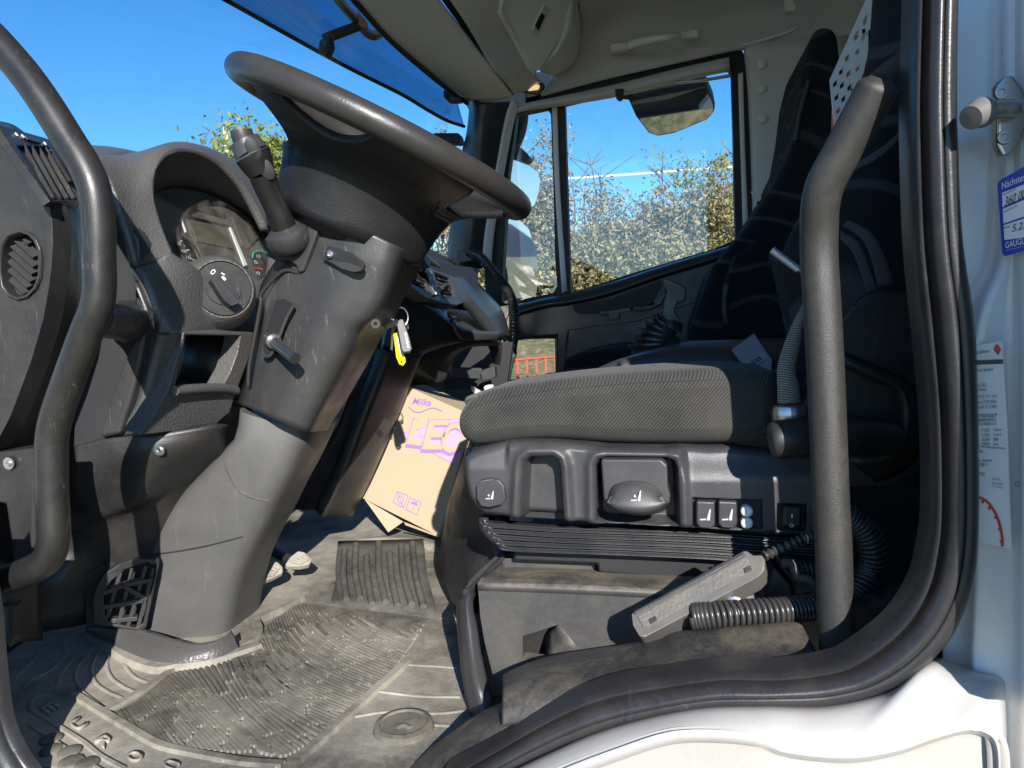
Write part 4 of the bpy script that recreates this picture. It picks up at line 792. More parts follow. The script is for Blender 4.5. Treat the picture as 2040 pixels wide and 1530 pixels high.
pr = catmull([Vector((a, b, 0)) for a, b in prof], 120); NT = 216; NR = 30
def sstep(a, b, x): x = min(1, max(0, (x - a) / (b - a))); return x * x * (3 - 2 * x)
def r_out(thm):
    r = 1.0
    r -= 0.40 * (1 - sstep(46, 60, thm))                                   # open at the front
    r -= 0.21 * max(0, 1 - ((thm - 90) / 21) ** 2) ** .8                    # sliver beside the near rim
    r -= 0.34 * sstep(146, 164, thm)                                        # open towards the driver
    return r
def prof_at(r):
    k = min(range(120), key=lambda q: abs(pr[q].x - r)); return pr[k].y
ys_ = [(p.x, p.y) for p in pr]
verts = []; faces = []
for i in range(NR + 1):
    for k in range(NT):
        th = 2 * math.pi * k / NT; d = math.degrees(th); thm = d if d <= 180 else 360 - d
        ro = r_out(thm); r = ro + (0.50 - ro) * (i / NR) ** .8; sq = 1 - 0.14 * ((1 - r) / .5) * abs(math.sin(th)); h = prof_at(r) if i < NR else .150
        verts.append(Cw + (e1 * math.cos(th) + e2 * math.sin(th)) * RW * r * sq - nw * h)
for i in range(NR):
    for k in range(NT):
        a, b = i * NT + k, i * NT + (k + 1) % NT; faces.append((a, b, b + NT, a + NT))
hub = finish('hub_bowl', verts, faces, M_hub_shaded, whl, 60, thick=0.012)
lathe('hub_pad', Cw - nw * .10, nw, [(RW * .50, 0), (RW * .55, .04), (RW * .50, .055), (RW * .3, .062), (0, .064)], M_dash, whl, 40)
lathe('hub_base', Cw - nw * .148, -nw, [(RW * .46, -.01), (RW * .42, 0.012), (RW * .36, .018), (0, .019)], M_hub_shaded, whl, 40)

# ================================================================== keys
M_key = simple('key_black', (0.028, 0.028, 0.03), 0.5)
ky = thing('key_bunch', 'car key and yellow tag hanging from the ignition', 'keys', P(798, 700, 1.16))
def ringpath(c, ex, ey, n=32): return [c + ex * math.cos(2 * math.pi * k / n) + ey * math.sin(2 * math.pi * k / n) for k in range(n + 1)]
cR = P(798, 632, 1.16); v, f = tube_data(ringpath(cR, Vector((0.010, 0.008, 0)), Vector((0, 0, 0.016))), 0.0013, 8, caps=False); finish('split_ring', v, f, M_metal, ky, 60)
slab('car_key', Pl3((790, 640, 1.155), (820, 700, 1.15), (800, 700, 1.145)), px('E', (550, 470), (575, 450), (595, 455), (630, 560), (645, 625), (635, 640), (590, 645), (580, 630)), 0.013, M_key, ky, bevel=0.002, seg=2)
text('key_mark', 'IVECO', Pl3((790, 640, 1.155), (820, 700, 1.15), (800, 700, 1.145)), *px('E', (628, 618), (612, 530)), M_sym, ky, align_h=0.0035)
tgp = PlY(1.165)
slab('yellow_tag', tgp, px('E', (535, 540), (552, 532), (580, 640), (600, 670), (604, 705), (590, 726), (568, 718), (552, 680)), 0.004, M_yellow, ky, holes=[px('E', (574, 698), (582, 694), (586, 706), (578, 712))], bevel=0.001)
slab('tag_label', tgp, px('E', (548, 560), (560, 556), (592, 660), (580, 668)), 0.001, M_sym, ky, off=0.001, bevel=0)
slab('small_key', PlY(1.17), px('E', (524, 470), (545, 462), (548, 500), (538, 530), (530, 640), (518, 630), (522, 540)), 0.002, M_metal, ky, bevel=0.0004)
slab('small_key', PlY(1.175), px('E', (600, 470), (620, 480), (624, 510), (608, 512)), 0.002, M_metal, ky, bevel=0.0004)
tube('ignition_key', [P(768, 652, 1.13), P(790, 640, 1.155)], 0.004, M_metal, ky, n=4, sides=8)
# ================================================================== driver's seat
ds = thing('driver_seat', "driver's air suspended seat with grey twill cushion and black control panel", 'seat', P(1250, 1200, 1.1))
YC = 0.915
co = [(905, 850), (910, 822), (930, 798), (962, 782), (1010, 771), (1080, 761), (1150, 753), (1250, 744), (1350, 738), (1430, 734), (1465, 736), (1510, 740), (1548, 748), (1560, 800), (1556, 860), (1540, 884), (1400, 889), (1250, 888), (1170, 884), (1100, 880), (1040, 882), (970, 890), (935, 890), (914, 875)]
side = catmull([P(u, v, YC) for u, v in co], 96, True); cen = sum(side, Vector()) / len(side)
rings = []
for sc, y in ((0.0, .000), (0.55, -.003), (0.80, -.002), (0.92, .004), (0.975, .014), (1.0, .034), (1.0, .12)):
    rings.append([Vector((cen.x + (p.x - cen.x) * (1 - (1 - sc) * (.12 if sc > .5 else 1)) if sc > .5 else cen.x + (p.x - cen.x) * sc, y + YC, cen.z + (p.z - cen.z) * (sc if sc > 0 else 0))) for p in side])
rings = []
for k, (ins, y) in enumerate(((0.022, -.002), (0.016, .000), (0.010, .005), (0.005, .011), (0.0015, .020), (0.0, .034), (0.0, .16))):
    ring = []
    for i, p in enumerate(side):
        q, r = side[(i - 2) % 96], side[(i + 2) % 96]; tg = (r - q).normalized(); nrm = Vector((tg.z, 0, -tg.x))
        if nrm.dot(cen - p) < 0: nrm = -nrm
        ring.append(p + nrm * ins + Vector((0, y, 0)))
    rings.append(ring)
cu = loft('cushion', rings, M_twill, ds, smooth=80, caps=False)
slab('cushion_side', PlY(YC - .002), rings[0], 0.004, M_twill, cu, bevel=0, smooth=0)
slab('seat_pan', PlY(0.945), px('Z', (930, 840), (1600, 840), (1600, 960), (940, 960)), 0.30, M_black, ds, bevel=0.01)
tube('cushion_seam', [onmesh(cu, *p) for p in px('E', (960, 985), (1020, 955), (1100, 930), (1200, 905), (1300, 885), (1450, 865), (1600, 850), (1800, 832), (2040, 818), (2300, 808), (2520, 800))], 0.0016, M_twill, cu, n=60, sides=6)
# cushion top and far bolster
patch('cushion_top', [[(925, 800, .95), (1000, 774, .96), (1130, 756, .96), (1260, 745, .96), (1420, 737, .96), (1560, 742, .96)], [(930, 790, 1.06), (1000, 768, 1.08), (1130, 752, 1.09), (1225, 731, 1.10), (1290, 745, 1.10), (1560, 735, 1.10)], [(945, 785, 1.30), (1010, 765, 1.32), (1130, 755, 1.33), (1250, 748, 1.34), (1400, 740, 1.35), (1560, 735, 1.35)]], M_twill, cu, nu=30, nv=5, thick=0.05)
# side control panel
pp = PlY(0.90)
pan = px('K', (60, 190), (110, 145), (300, 95), (400, 88), (560, 92), (660, 100), (800, 112), (900, 128), (1240, 135), (1330, 125), (1480, 135), (1640, 130), (1760, 150), (2150, 175), (2150, 640), (1830, 640), (1390, 600), (1310, 590), (1220, 590), (1000, 575), (830, 570), (690, 558), (400, 540), (180, 525), (100, 430), (60, 300))
rec1 = px('K', (415, 200), (440, 165), (620, 165), (640, 200), (650, 540), (680, 556), (400, 542))
rec1 = px('K', (412, 205), (440, 175), (610, 172), (632, 205), (650, 528), (405, 518))
rec2 = px('K', (850, 215), (890, 188), (1255, 192), (1300, 225), (1310, 560), (1240, 572), (900, 562), (850, 540))
rec3 = px('K', (1397, 408), (1800, 425), (1805, 600), (1397, 588))
rec4 = px('K', (1890, 445), (2060, 450), (2060, 610), (1885, 605))
import numpy as np
def sdist(poly, X, Y):
    """signed distance (inside positive) of grid points to a polygon, in the panel's own units"""
    P0 = np.array(poly, float); P1 = np.roll(P0, -1, 0); best = np.full(X.shape, 1e9); ins = np.zeros(X.shape, bool)
    for (x0, y0), (x1, y1) in zip(P0, P1):
        dx, dy = x1 - x0, y1 - y0; tt = np.clip(((X - x0) * dx + (Y - y0) * dy) / (dx * dx + dy * dy + 1e-9), 0, 1)
        best = np.minimum(best, np.hypot(X - x0 - tt * dx, Y - y0 - tt * dy))
        c = ((y0 > Y) != (y1 > Y)) & (X < (x1 - x0) * (Y - y0) / (y1 - y0 + 1e-12) + x0); ins ^= c
    return np.where(ins, best, -best)
def sst(a, b, x): x = np.clip((x - a) / (b - a), 0, 1); return x * x * (3 - 2 * x)
O_ = lambda *p: [q for q in p]
kout = O_((60, 190), (85, 165), (130, 142), (300, 97), (400, 88), (560, 92), (660, 100), (800, 112), (900, 128), (1240, 135), (1330, 125), (1480, 135), (1640, 130), (1760, 150), (2200, 178), (2200, 650), (1830, 640), (1390, 600), (1310, 590), (1220, 590), (1000, 578), (830, 572), (690, 558), (400, 540), (180, 525), (130, 480), (90, 400), (66, 300))
k1 = O_((425, 240), (432, 205), (460, 182), (585, 180), (612, 200), (622, 235), (652, 700), (402, 700))
k2 = O_((848, 230), (862, 198), (900, 184), (1245, 188), (1285, 205), (1300, 240), (1312, 565), (1270, 572), (900, 560), (850, 540))
k3 = O_((1400, 415), (1800, 430), (1805, 598), (1400, 586)); k4 = O_((1892, 448), (2058, 455), (2058, 608), (1888, 602))
gx = np.arange(44, 2204, 5.0); gy = np.arange(74, 672, 5.0); GX, GY = np.meshgrid(gx, gy, indexing='ij')
d0 = sdist(kout, GX, GY); hgt = np.zeros(GX.shape)
R_ = 42.0; q_ = np.clip(1 - d0 / R_, 0, 1); hgt -= 0.016 * (1 - np.sqrt(np.clip(1 - q_ ** 2, 0, 1))); hgt -= 0.05 * np.clip(-d0 / 8, 0, 1)
hgt -= 0.014 * sst(330, 150, GY) * sst(1310, 1380, GX)                                   # sloping shoulder at the rear
hgt -= 0.010 * sst(260, 110, GY) * sst(340, 300, GX); hgt -= 0.012 * sst(420, 560, GY) * sst(420, 60, GX)
for kk, dep, rid in ((k1, 0.030, .007), (k2, 0.036, .006)):
    dk = sdist(kk, GX, GY); hgt += rid * np.exp(-((dk + 42) / 30) ** 2); hgt -= (dep + rid * .3) * sst(-16, 16, dk)
for kk in (k3, k4): dk = sdist(kk, GX, GY); hgt -= 0.011 * sst(-4, 6, dk)
nx_, ny_ = GX.shape; pv = []
for a_ in range(nx_):
    for b_ in range(ny_):
        (u_, v_), = px('K', (GX[a_, b_], GY[a_, b_])); pv.append(P(u_, v_, .902) - Vector((0, hgt[a_, b_], 0)))
pf_ = []
for a_ in range(nx_ - 1):
    for b_ in range(ny_ - 1):
        if max(d0[a_, b_], d0[a_ + 1, b_], d0[a_, b_ + 1], d0[a_ + 1, b_ + 1]) > -11: pf_.append((a_ * ny_ + b_, a_ * ny_ + b_ + 1, (a_ + 1) * ny_ + b_ + 1, (a_ + 1) * ny_ + b_))
pn = finish('control_panel', pv, pf_, M_seatp, ds, 180)
bm = bmesh.new(); bm.from_mesh(pn.data); bmesh.ops.delete(bm, geom=[v_ for v_ in bm.verts if not v_.link_faces], context='VERTS'); bm.to_mesh(pn.data); bm.free()
for kk in (k3, k4): slab('switch_well', PlY(.912), px('K', *kk), 0.003, M_black, pn, bevel=0)
slab('panel_core', PlY(0.945), px('K', (120, 180), (2190, 200), (2190, 630), (200, 510)), 0.06, M_black, pn, bevel=0)
M_icon = simple('icon_grey', (0.42, 0.42, 0.42), .5)
def seat_icon(pl, x, y, s, par, kind=0, m=M_sym):
    m = M_icon; s *= .85
    def q(*pts): return px('K', *[(x + a * s, y + b * s) for a, b in pts])
    slab('symbol', pl, q((-40, 26), (2, 22), (4, 32), (-40, 34)), 0.0008, m, par, bevel=0, off=0.0008)
    slab('symbol', pl, q((10, 14), (26, -42), (34, -42), (28, 34), (10, 35)), 0.0008, m, par, bevel=0, off=0.0008)
    if kind: slab('symbol', pl, q((-12, -14), (-2, 0), (-12, 10), (-22, 0)), 0.0008, m, par, bevel=0, off=0.0008)
bt = slab('tilt_button', PlY(0.892), px('K', (140, 340), (165, 312), (220, 303), (275, 312), (303, 345), (312, 420), (290, 455), (225, 470), (165, 458), (143, 420)), 0.03, M_seatp, pn, bevel=0.007, seg=4)
seat_icon(PlY(0.892), 222, 400, .75, bt, 1, M_print)
hd2 = [(865, 190), (1220, 192), (1252, 225), (1255, 350), (1270, 400), (1265, 450), (1220, 490), (1130, 512), (1020, 505), (920, 470), (880, 420)]
ph = slab('height_handle', PlY(0.888), px('K', *hd2), 0.04, M_seatp, pn, bevel=0.010, seg=4)
patch('handle_lip', [px('K', (905, 420, .886), (930, 350, .886), (1000, 322, .886), (1090, 318, .886), (1180, 345, .886), (1220, 400, .886)), px('K', (920, 425, .872), (960, 375, .872), (1020, 355, .872), (1090, 352, .872), (1160, 375, .872), (1200, 415, .872)), px('K', (900, 440, .866), (960, 470, .862), (1040, 485, .860), (1110, 488, .860), (1190, 470, .862), (1245, 440, .866)), px('K', (885, 440, .888), (930, 480, .886), (1030, 508, .885), (1130, 515, .885), (1225, 490, .886), (1265, 445, .888))], M_seatp, ph, nu=24, nv=5, thick=0.01)
seat_icon(PlY(0.862), 1072, 405, .95, ph, 1, M_print)
for x0 in (1420, 1548):
    rk = slab('rocker_switch', PlY(0.896), px('K', (x0, 432), (x0 + 108, 436), (x0 + 110, 575), (x0 + 90, 590), (x0 + 15, 585), (x0, 565)), 0.02, M_seatp, pn, bevel=0.004, seg=3)
    seat_icon(PlY(0.896), x0 + 55, 515, 1.0, rk, 0, M_print)
for y in (478, 545): lathe('air_knob', P(*px('K', (1708, y))[0], .91), (0, -1, 0), [(0.0068, 0), (0.0068, .012), (.005, .014), (.003, .014), (0, .0135)], M_sym, pn, 16)
pw = slab('power_switch', PlY(0.896), px('K', (1925, 462), (2035, 466), (2032, 590), (1920, 588)), 0.02, M_hard, pn, bevel=0.004, seg=3)
text('switch_mark', 'I', PlY(.896), *px('K', (1972, 528), (1979, 528)), M_print, pw, pup=px('K', (1972, 508))[0])
text('switch_mark', 'O', PlY(.896), *px('K', (1962, 583), (1986, 583)), M_print, pw, pup=px('K', (1962, 562))[0])
# bellows
bu = px('K', (168, 530), (200, 548), (320, 555), (600, 575), (1000, 588), (1500, 605), (1900, 630), (2200, 650))
bd = px('K', (300, 700), (320, 712), (400, 722), (650, 730), (1000, 742), (1500, 765), (1900, 800), (2200, 820))
bprof = []
for k in range(5):
    bprof += [(k / 5 + .01, -0.010), (k / 5 + .07, 0.004), (k / 5 + .12, .008), (k / 5 + .17, .002)]
bprof.append((1.0, -.012))
sweep2('bellows', [(u, v, .935) for u, v in bu], [(u, v, .935) for u, v in bd], bprof, M_rubber, ds, n=60, thick=0.004)
patch('bellows_front', [px('K', (168, 530, .935), (190, 620, .93), (300, 720, .935)), px('K', (150, 520, 1.1), (170, 620, 1.1), (290, 730, 1.1))], M_rubber, ds, nu=10, nv=4, thick=0.01)
slab('suspension_frame', PlY(0.96), px('K', (355, 700), (900, 730), (2200, 800), (2200, 960), (850, 850), (845, 800), (360, 780)), 0.2, M_black, ds, bevel=0.004)
# plinth
pt = slab('plinth_side', PlY(0.885), px('K', (150, 905), (1250, 950), (2100, 990), (2300, 1000), (2300, 1500), (300, 1530), (260, 1530), (190, 1250), (165, 1100)), 0.02, M_seatdusty, ds, holes=[px('K', (412, 1215), (625, 1148), (745, 1300), (700, 1330), (540, 1365), (412, 1350))], bevel=0.006)
patch('plinth_top', [px('K', (150, 905, .885), (700, 925, .885), (1250, 950, .885), (2200, 1000, .885)), px('K', (200, 840, .95), (600, 845, .95), (1250, 870, .95), (2200, 900, .95)), px('K', (270, 790, 1.02), (600, 800, 1.02), (1250, 830, 1.02), (2200, 850, 1.02))], M_seatdusty, ds, nu=20, nv=4, thick=0.01)
slab('plinth_ledge', PlY(0.985), px('K', (300, 770), (340, 765), (830, 795), (848, 835), (830, 850), (270, 830)), 0.06, M_seatdusty, ds, bevel=0.005)
patch('pocket_slope', [px('K', (625, 1148, .885), (745, 1300, .885)), px('K', (545, 1210, .93), (540, 1365, .89))], M_seatdusty, pt, nu=4, nv=3, thick=0.004)
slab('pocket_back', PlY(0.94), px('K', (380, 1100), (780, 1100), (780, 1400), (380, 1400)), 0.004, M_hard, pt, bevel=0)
fl = px('K', (285, 735), (120, 905), (60, 960), (38, 1020), (40, 1150), (60, 1400), (85, 1600), (120, 1720), (165, 1790))
fr = px('K', (330, 760), (160, 920), (135, 985), (130, 1050), (150, 1150), (170, 1300), (210, 1480), (240, 1590), (250, 1700))
patch('plinth_flange', [[(u, v, y) for (u, v), y in zip(fl, (1.0, .93, .90, .89, .885, .88, .88, .87, .86))], [((u + a) / 2, (v + b) / 2, y) for (u, v), (a, b), y in zip(fl, fr, (.985, .915, .88, .87, .865, .86, .86, .85, .84))], [(u, v, y) for (u, v), y in zip(fr, (1.0, .93, .895, .885, .88, .875, .875, .865, .855))]], M_seatp, ds, nu=40, nv=4, thick=0.012)
patch('plinth_flange_front', [[(u, v, y) for (u, v), y in zip(fl, (1.0, .93, .90, .89, .885, .88, .88, .87, .86))], [(u - 4, v + 1, y + .16) for (u, v), y in zip(fl, (1.0, .93, .90, .89, .885, .88, .88, .87, .86))]], M_hard, ds, nu=30, nv=3, thick=0.01)
# rounded front of the seat pedestal
patch('pedestal_front', [px('E', (960, 1200, 1.05), (900, 1380, 1.15), (850, 1530, 1.22), (830, 1640, 1.26), (810, 1800, 1.24), (840, 2000, 1.22), (900, 2160, 1.2)), px('E', (1000, 1250, 1.0), (960, 1420, 1.05), (930, 1560, 1.1), (930, 1700, 1.12), (940, 1850, 1.08), (960, 2000, 1.02), (980, 2160, 1.0)), px('E', (1100, 1250, 1.0), (1100, 1450, 1.0), (1100, 1600, 1.02), (1120, 1700, 1.02), (1150, 1850, 1.0), (1150, 2000, 1.0), (1150, 2160, 1.0))], M_hard, ds, nu=24, nv=5, thick=0.03)
# recliner cover and backrest
rcv = px('I', (960, 500), (1100, 330), (1140, 305), (1280, 288), (1480, 285), (1520, 300), (1530, 900), (1500, 1250), (1380, 1380), (1250, 1420), (1020, 1425), (830, 1300), (720, 1060), (780, 900))
rco = slab('recliner_cover', PlY(0.93), rcv, 0.08, M_hard, ds, bevel=0.015, seg=4)
patch('recliner_recess', [px('I', (990, 640, .925), (1180, 720, .925), (1330, 790, .925), (1420, 880, .925), (1460, 1050, .925), (1420, 1240, .925), (1320, 1350, .925), (1180, 1400, .925)), px('I', (990, 665, .905), (1170, 750, .905), (1300, 810, .905), (1360, 890, .905), (1370, 1050, .905), (1330, 1180, .905), (1230, 1260, .905), (1020, 1275, .905))], M_hard, rco, nu=24, nv=4, thick=0.012)
lev = [P(*p) for p in px('I', (1270, 1150, .90), (1150, 1130, .885), (1000, 1130, .86), (850, 1140, .84), (750, 1145, .835), (640, 1150, .832), (580, 1155, .832), (552, 1158, .832))]
tube('recliner_lever', lev, 0.0215, M_hard, ds, n=30, sides=20, taper=lambda t: (0.85 + .15 * math.sin(t * 3)) if t < .78 else max(0.08, math.sqrt(max(0, 1 - ((t - .78) / .222) ** 2)) * .95))
lb = [(1165, -1460), (1113, -980), (955, -624), (787, -233), (650, 60), (650, 250), (700, 500), (760, 900), (800, 1100)]
patch('backrest_side', [[P(*px('I', q)[0], 1.06) for q in lb], [P(*px('I', (q[0] + 25, q[1]))[0], .985) for q in lb], [P(*px('I', (q[0] * .5 + 760, q[1]))[0], .945) for q in lb], [P(*px('I', (1560, q[1]))[0], .95) for q in lb]], M_swirl, ds, nu=40, nv=6, thick=0.12)
patch('backrest_front', [px('I', (620, 60, 1.02), (640, 250, 1.02), (700, 500, 1.0), (760, 900, .98)), px('I', (560, 80, 1.2), (600, 260, 1.2), (650, 500, 1.2), (700, 800, 1.2)), px('I', (560, 80, 1.4), (600, 260, 1.4), (650, 500, 1.4), (700, 800, 1.4))], M_swirl, ds, nu=16, nv=4, thick=0.06)
M_woven = fabric('woven_stripe', (0.03, 0.03, 0.034), (0.11, 0.11, 0.12), 2600, (1, 0, 1))
bsd = [o for o in ds.children if o.name.startswith('backrest_side')][0]
for ra, rb in ((((985, -90), (1090, -20), (1150, 90), (1190, 260)), ((1020, -120), (1150, -50), (1230, 80), (1290, 250))), (((975, -10), (1040, 60), (1080, 150), (1130, 300)), ((975, -60), (1080, 10), (1130, 120), (1190, 290))), (((1060, -410), (1180, -470), (1290, -560), (1400, -690)), ((1060, -450), (1180, -520), (1290, -610), (1400, -740)))):
    patch('woven_stripe', [[onmesh(bsd, *p, .001) for p in px('I', *ra)], [onmesh(bsd, *p, .001) for p in px('I', *rb)]], M_woven, bsd, nu=16, nv=3, thick=0.001)
slab('side_pocket_edge', PlY(0.925), px('I', (975, 470), (1050, 375), (1058, 390), (975, 500)), 0.004, M_seatp, ds, bevel=0)
# seat belt stalk by the cushion
bs = thing('seat_belt_stalk', 'woven grey belt stalk rising from a silver collar beside the cushion', 'seat belt', P(1565, 830, .90))
bp_ = [P(*p) for p in px('I', (675, 935, .885), (672, 860, .885), (660, 740, .888), (690, 620, .895), (730, 480, .905), (770, 380, .915), (800, 260, .93))]
rr = [0.0125, 0.0120, 0.0098, 0.0090, 0.0060, 0.0040, 0.0035]; path = catmull(bp_, 50); rv_ = [q.x for q in catmull([Vector((r, 0, 0)) for r in rr], 50)]
vv, ff = tube_data(path, rv_, 18)
M_weave = fabric('belt_weave', (0.05, 0.045, 0.04), (0.36, 0.33, 0.28), 2200, (0.2, 0.2, 1.0)); finish('woven_sleeve', vv, ff, M_weave, bs, 60)
ca = (bp_[1] - bp_[0]).normalized()
lathe('collar', bp_[0] - ca * .022, ca, [(0.016, -.012), (0.0195, 0), (0.0200, .012), (0.018, .018), (0.014, .020)], M_metal, bs, 14)
lathe('collar_base', bp_[0] - ca * .05, ca, [(0.016, 0), (0.019, .02), (0.016, .034)], M_hard, bs, 18)

# ================================================================== grab handles
g1 = thing('grab_handle', 'bent black grab handle running down the front door pillar', 'grab handle', P(20, 1160, .72), 'doorway grab handles')
hp = px('A', (-90, 170), (0, 262), (140, 425), (265, 600), (400, 815), (490, 960), (550, 1110)) + px('A', (572, 1300), (575, 1500)) + px('B', (578, 200), (560, 330), (500, 480), (400, 750), (330, 950), (303, 1080), (300, 1200), (302, 1400)) + px('C', (310, 60), (312, 200), (275, 318), (170, 385), (40, 432), (-10, 452))
tube('handle_tube', [(u, v, .72) for u, v in hp], 0.0172, M_hand, g1, n=160, sides=24)
g2 = thing('grab_handle', 'straight grey textured grab handle bent at the top on the rear door pillar', 'grab handle', P(1665, 1300, .73), 'doorway grab handles')
hp = [(u, v, .722 + .05 * min(1, max(0, (v - 156) / 330))) for u, v in px('H', (1215, 455), (1185, 515), (1090, 690), (975, 900), (890, 1060), (856, 1200), (850, 1350), (850, 1500)) + px('I', (862, 300), (885, 700), (902, 1100), (918, 1500)) + px('J', (932, 200), (942, 500), (952, 760), (962, 890))]
tube('handle_tube', hp, 0.0175, M_handr, g2, n=120, sides=24, taper=lambda t: min(1.0, .55 + t * 7))
tube('handle_foot', px('H', (1190, 520, .735), (1290, 440, .78), (1390, 370, .82)), 0.016, M_dark, g2, n=12, taper=lambda t: .9 + .2 * t)

# ================================================================== floor mat
mt = thing('floor_mat', 'dusty ribbed rubber floor mat with raised letters along its edge', 'floor mat', (-0.5, 1.0, FLOOR))
MZ = FLOOR + 0.003; mpl = PlZ(MZ)
slab('mat_base', mpl, [Vector((-0.98, .70, MZ)), Vector((0.10, .70, MZ)), Vector((0.10, .93, MZ)), Vector((-0.28, .93, MZ)), Vector((-0.3, 1.3, MZ)), Vector((-0.5, 2.0, MZ)), Vector((-1.1, 2.0, MZ)), Vector((-1.1, 1.2, MZ))], 0.003, M_mat, mt, bevel=0)
def bead(pts, r, name='bead', mat=M_mat, n=40, crop='T', dz=-0.3): return tube(name, [PZ(u, v, MZ + r * dz) for u, v in px(crop, *pts)], r, mat, mt, n=n, sides=8)
def strip(pts, w, h, crop='T', mat=M_mat, name='raised_strip', n=40):
    c = catmull([PZ(u, v, MZ) for u, v in px(crop, *pts)], n); L = []; Rr = []
    for i, p in enumerate(c):
        t = (c[min(i + 1, n - 1)] - c[max(i - 1, 0)]).normalized(); s = Vector((-t.y, t.x, 0)) * w / 2; L.append(p + s); Rr.append(p - s)
    rings = [[a, a.lerp(b, .12) + Vector((0, 0, h)), a.lerp(b, .88) + Vector((0, 0, h)), b] for a, b in zip(L, Rr)]
    return loft(name, rings, mat, mt, closed=False, caps=False, smooth=50)
for pts in ([(660, 200), (655, 300), (560, 430), (500, 520), (490, 620)], [(770, 180), (755, 300), (660, 430), (640, 520), (690, 630), (850, 755)], [(870, 245), (800, 370), (775, 450), (810, 560), (920, 640), (1045, 695)], [(938, 285), (905, 400), (940, 510), (1040, 590), (1145, 640)], [(1035, 340), (1070, 430), (1140, 510), (1250, 560)],
            [(540, 215), (555, 330), (440, 450), (300, 520), (195, 600)], [(340, 230), (300, 350), (180, 470), (120, 540)]):
    bead(pts, 0.0035)
strip([(720, 130), (900, 240), (1100, 370), (1330, 450), (1500, 430), (1750, 400), (2000, 330), (2200, 260)], 0.022, 0.010)
strip([(0, 800), (130, 740), (175, 690), (160, 620), (200, 590), (330, 530), (450, 460)], 0.020, 0.010, 'U')
strip([(1460, 450), (1300, 570), (1100, 690), (900, 800)], 0.013, 0.005)
strip([(310, 600), (480, 610), (620, 660), (850, 800), (1100, 950), (1350, 1090), (1650, 1160), (2040, 1230), (2400, 1260)], 0.012, 0.005)
strip([(260, 790), (460, 910), (700, 1060), (850, 1180), (1050, 1290)], 0.006, 0.003)
strip([(250, 920), (500, 1080), (700, 1210), (900, 1330)], 0.004, 0.003)
bead([(255, 790), (270, 720), (330, 680), (440, 665)], 0.004)
strip([(1320, 565), (1220, 700), (1110, 870), (900, 1060), (650, 1290), (420, 1490)], 0.014, 0.006, 'U')
for pts in ([(1440, 590), (1300, 585), (1260, 620)], [(1110, 880), (1300, 890), (1440, 900)], [(940, 1050), (1200, 1080), (1460, 1085)], [(790, 1210), (1000, 1180), (1300, 1190), (1500, 1170)], [(1230, 1260), (1400, 1270)]):
    bead(pts, 0.003, crop='U')
# stud
cst = PZ(*px('U', (1100, 1280))[0], MZ); lathe('stud', cst, (0, 0, 1), [(0.038, 0), (0.036, .007), (0.030, .009), (0.029, .006), (0.0, .006)], M_matrib, mt, 28)
bead([(1050, 1285), (1095, 1265), (1140, 1285)], 0.004, 'stud_mark', M_matrib, 10, 'U', 1.2)
for x, y in ((435, 1130), (600, 1230), (430, 1040), (590, 1145), (740, 1245)):
    lathe('dimple_ring', PZ(*px('T', (x, y))[0], MZ), (0, 0, 1), [(0.0135, 0), (0.013, .003), (0.011, .004), (0, .0042)], M_matrib, mt, 18)
# raised letters
def letter(s, c, e, u): text('raised_letter', s, mpl, *px('T', c, e), M_mat, mt, pup=px('T', u)[0], off=0.0015, ext=0.004, bold=0.02)
for q in (('E', (330, 770), (415, 825), (430, 700)), ('U', (570, 905), (660, 965), (660, 845)), ('R', (790, 1055), (885, 1115), (885, 990)), ('O', (1045, 1185), (1145, 1240), (1140, 1120)), ('C', (1355, 1250), (1450, 1300), (1440, 1195))): letter(*q)
# ribs
Sp = px('T', (985, 810), (1130, 740), (1330, 580), (1450, 485), (1700, 440), (1950, 370)) + px('U', (60, 800), (190, 660), (330, 560), (450, 495), (700, 520), (950, 550), (1250, 588))
Ep = px('T', (1055, 925), (1380, 1085), (1900, 1150)) + px('U', (150, 1435), (330, 1465), (480, 1395), (640, 1285), (800, 1130), (930, 1010), (1040, 905), (1140, 770), (1200, 680), (1272, 602))
S_ = catmull([PZ(u, v, MZ) for u, v in Sp], 600); E_ = catmull([PZ(u, v, MZ) for u, v in Ep], 600)
acc = [0]
for k in range(599): acc.append(acc[-1] + ((S_[k + 1] - S_[k]).length + (E_[k + 1] - E_[k]).length) / 2)
Sv, Ev = [], []
for q in range(96):
    t = acc[-1] * (q + .5) / 96; k = min(range(600), key=lambda m_: abs(acc[m_] - t)); Sv.append(S_[k]); Ev.append(E_[k])
rv_, rf_ = [], []; nrib = 0
def rib(a, b, w, h, V=None, Fc=None):
    d = (b - a).normalized(); s = Vector((-d.y, d.x, 0)) * w / 2; k = len(V); z = Vector((0, 0, h)); e = d * w * .35
    V += [a - s + e, b - s - e, b - d * 0, b + s - e, a + s + e, a, ]
    V += [p + z for p in (a - s * .75 + e, b - s * .75 - e, b - d * w * .2, b + s * .75 - e, a + s * .75 + e, a + d * w * .2)]
    Fc += [(k + i, k + (i + 1) % 6, k + 6 + (i + 1) % 6, k + 6 + i) for i in range(6)] + [tuple(k + 6 + i for i in range(6))]
ribs = []
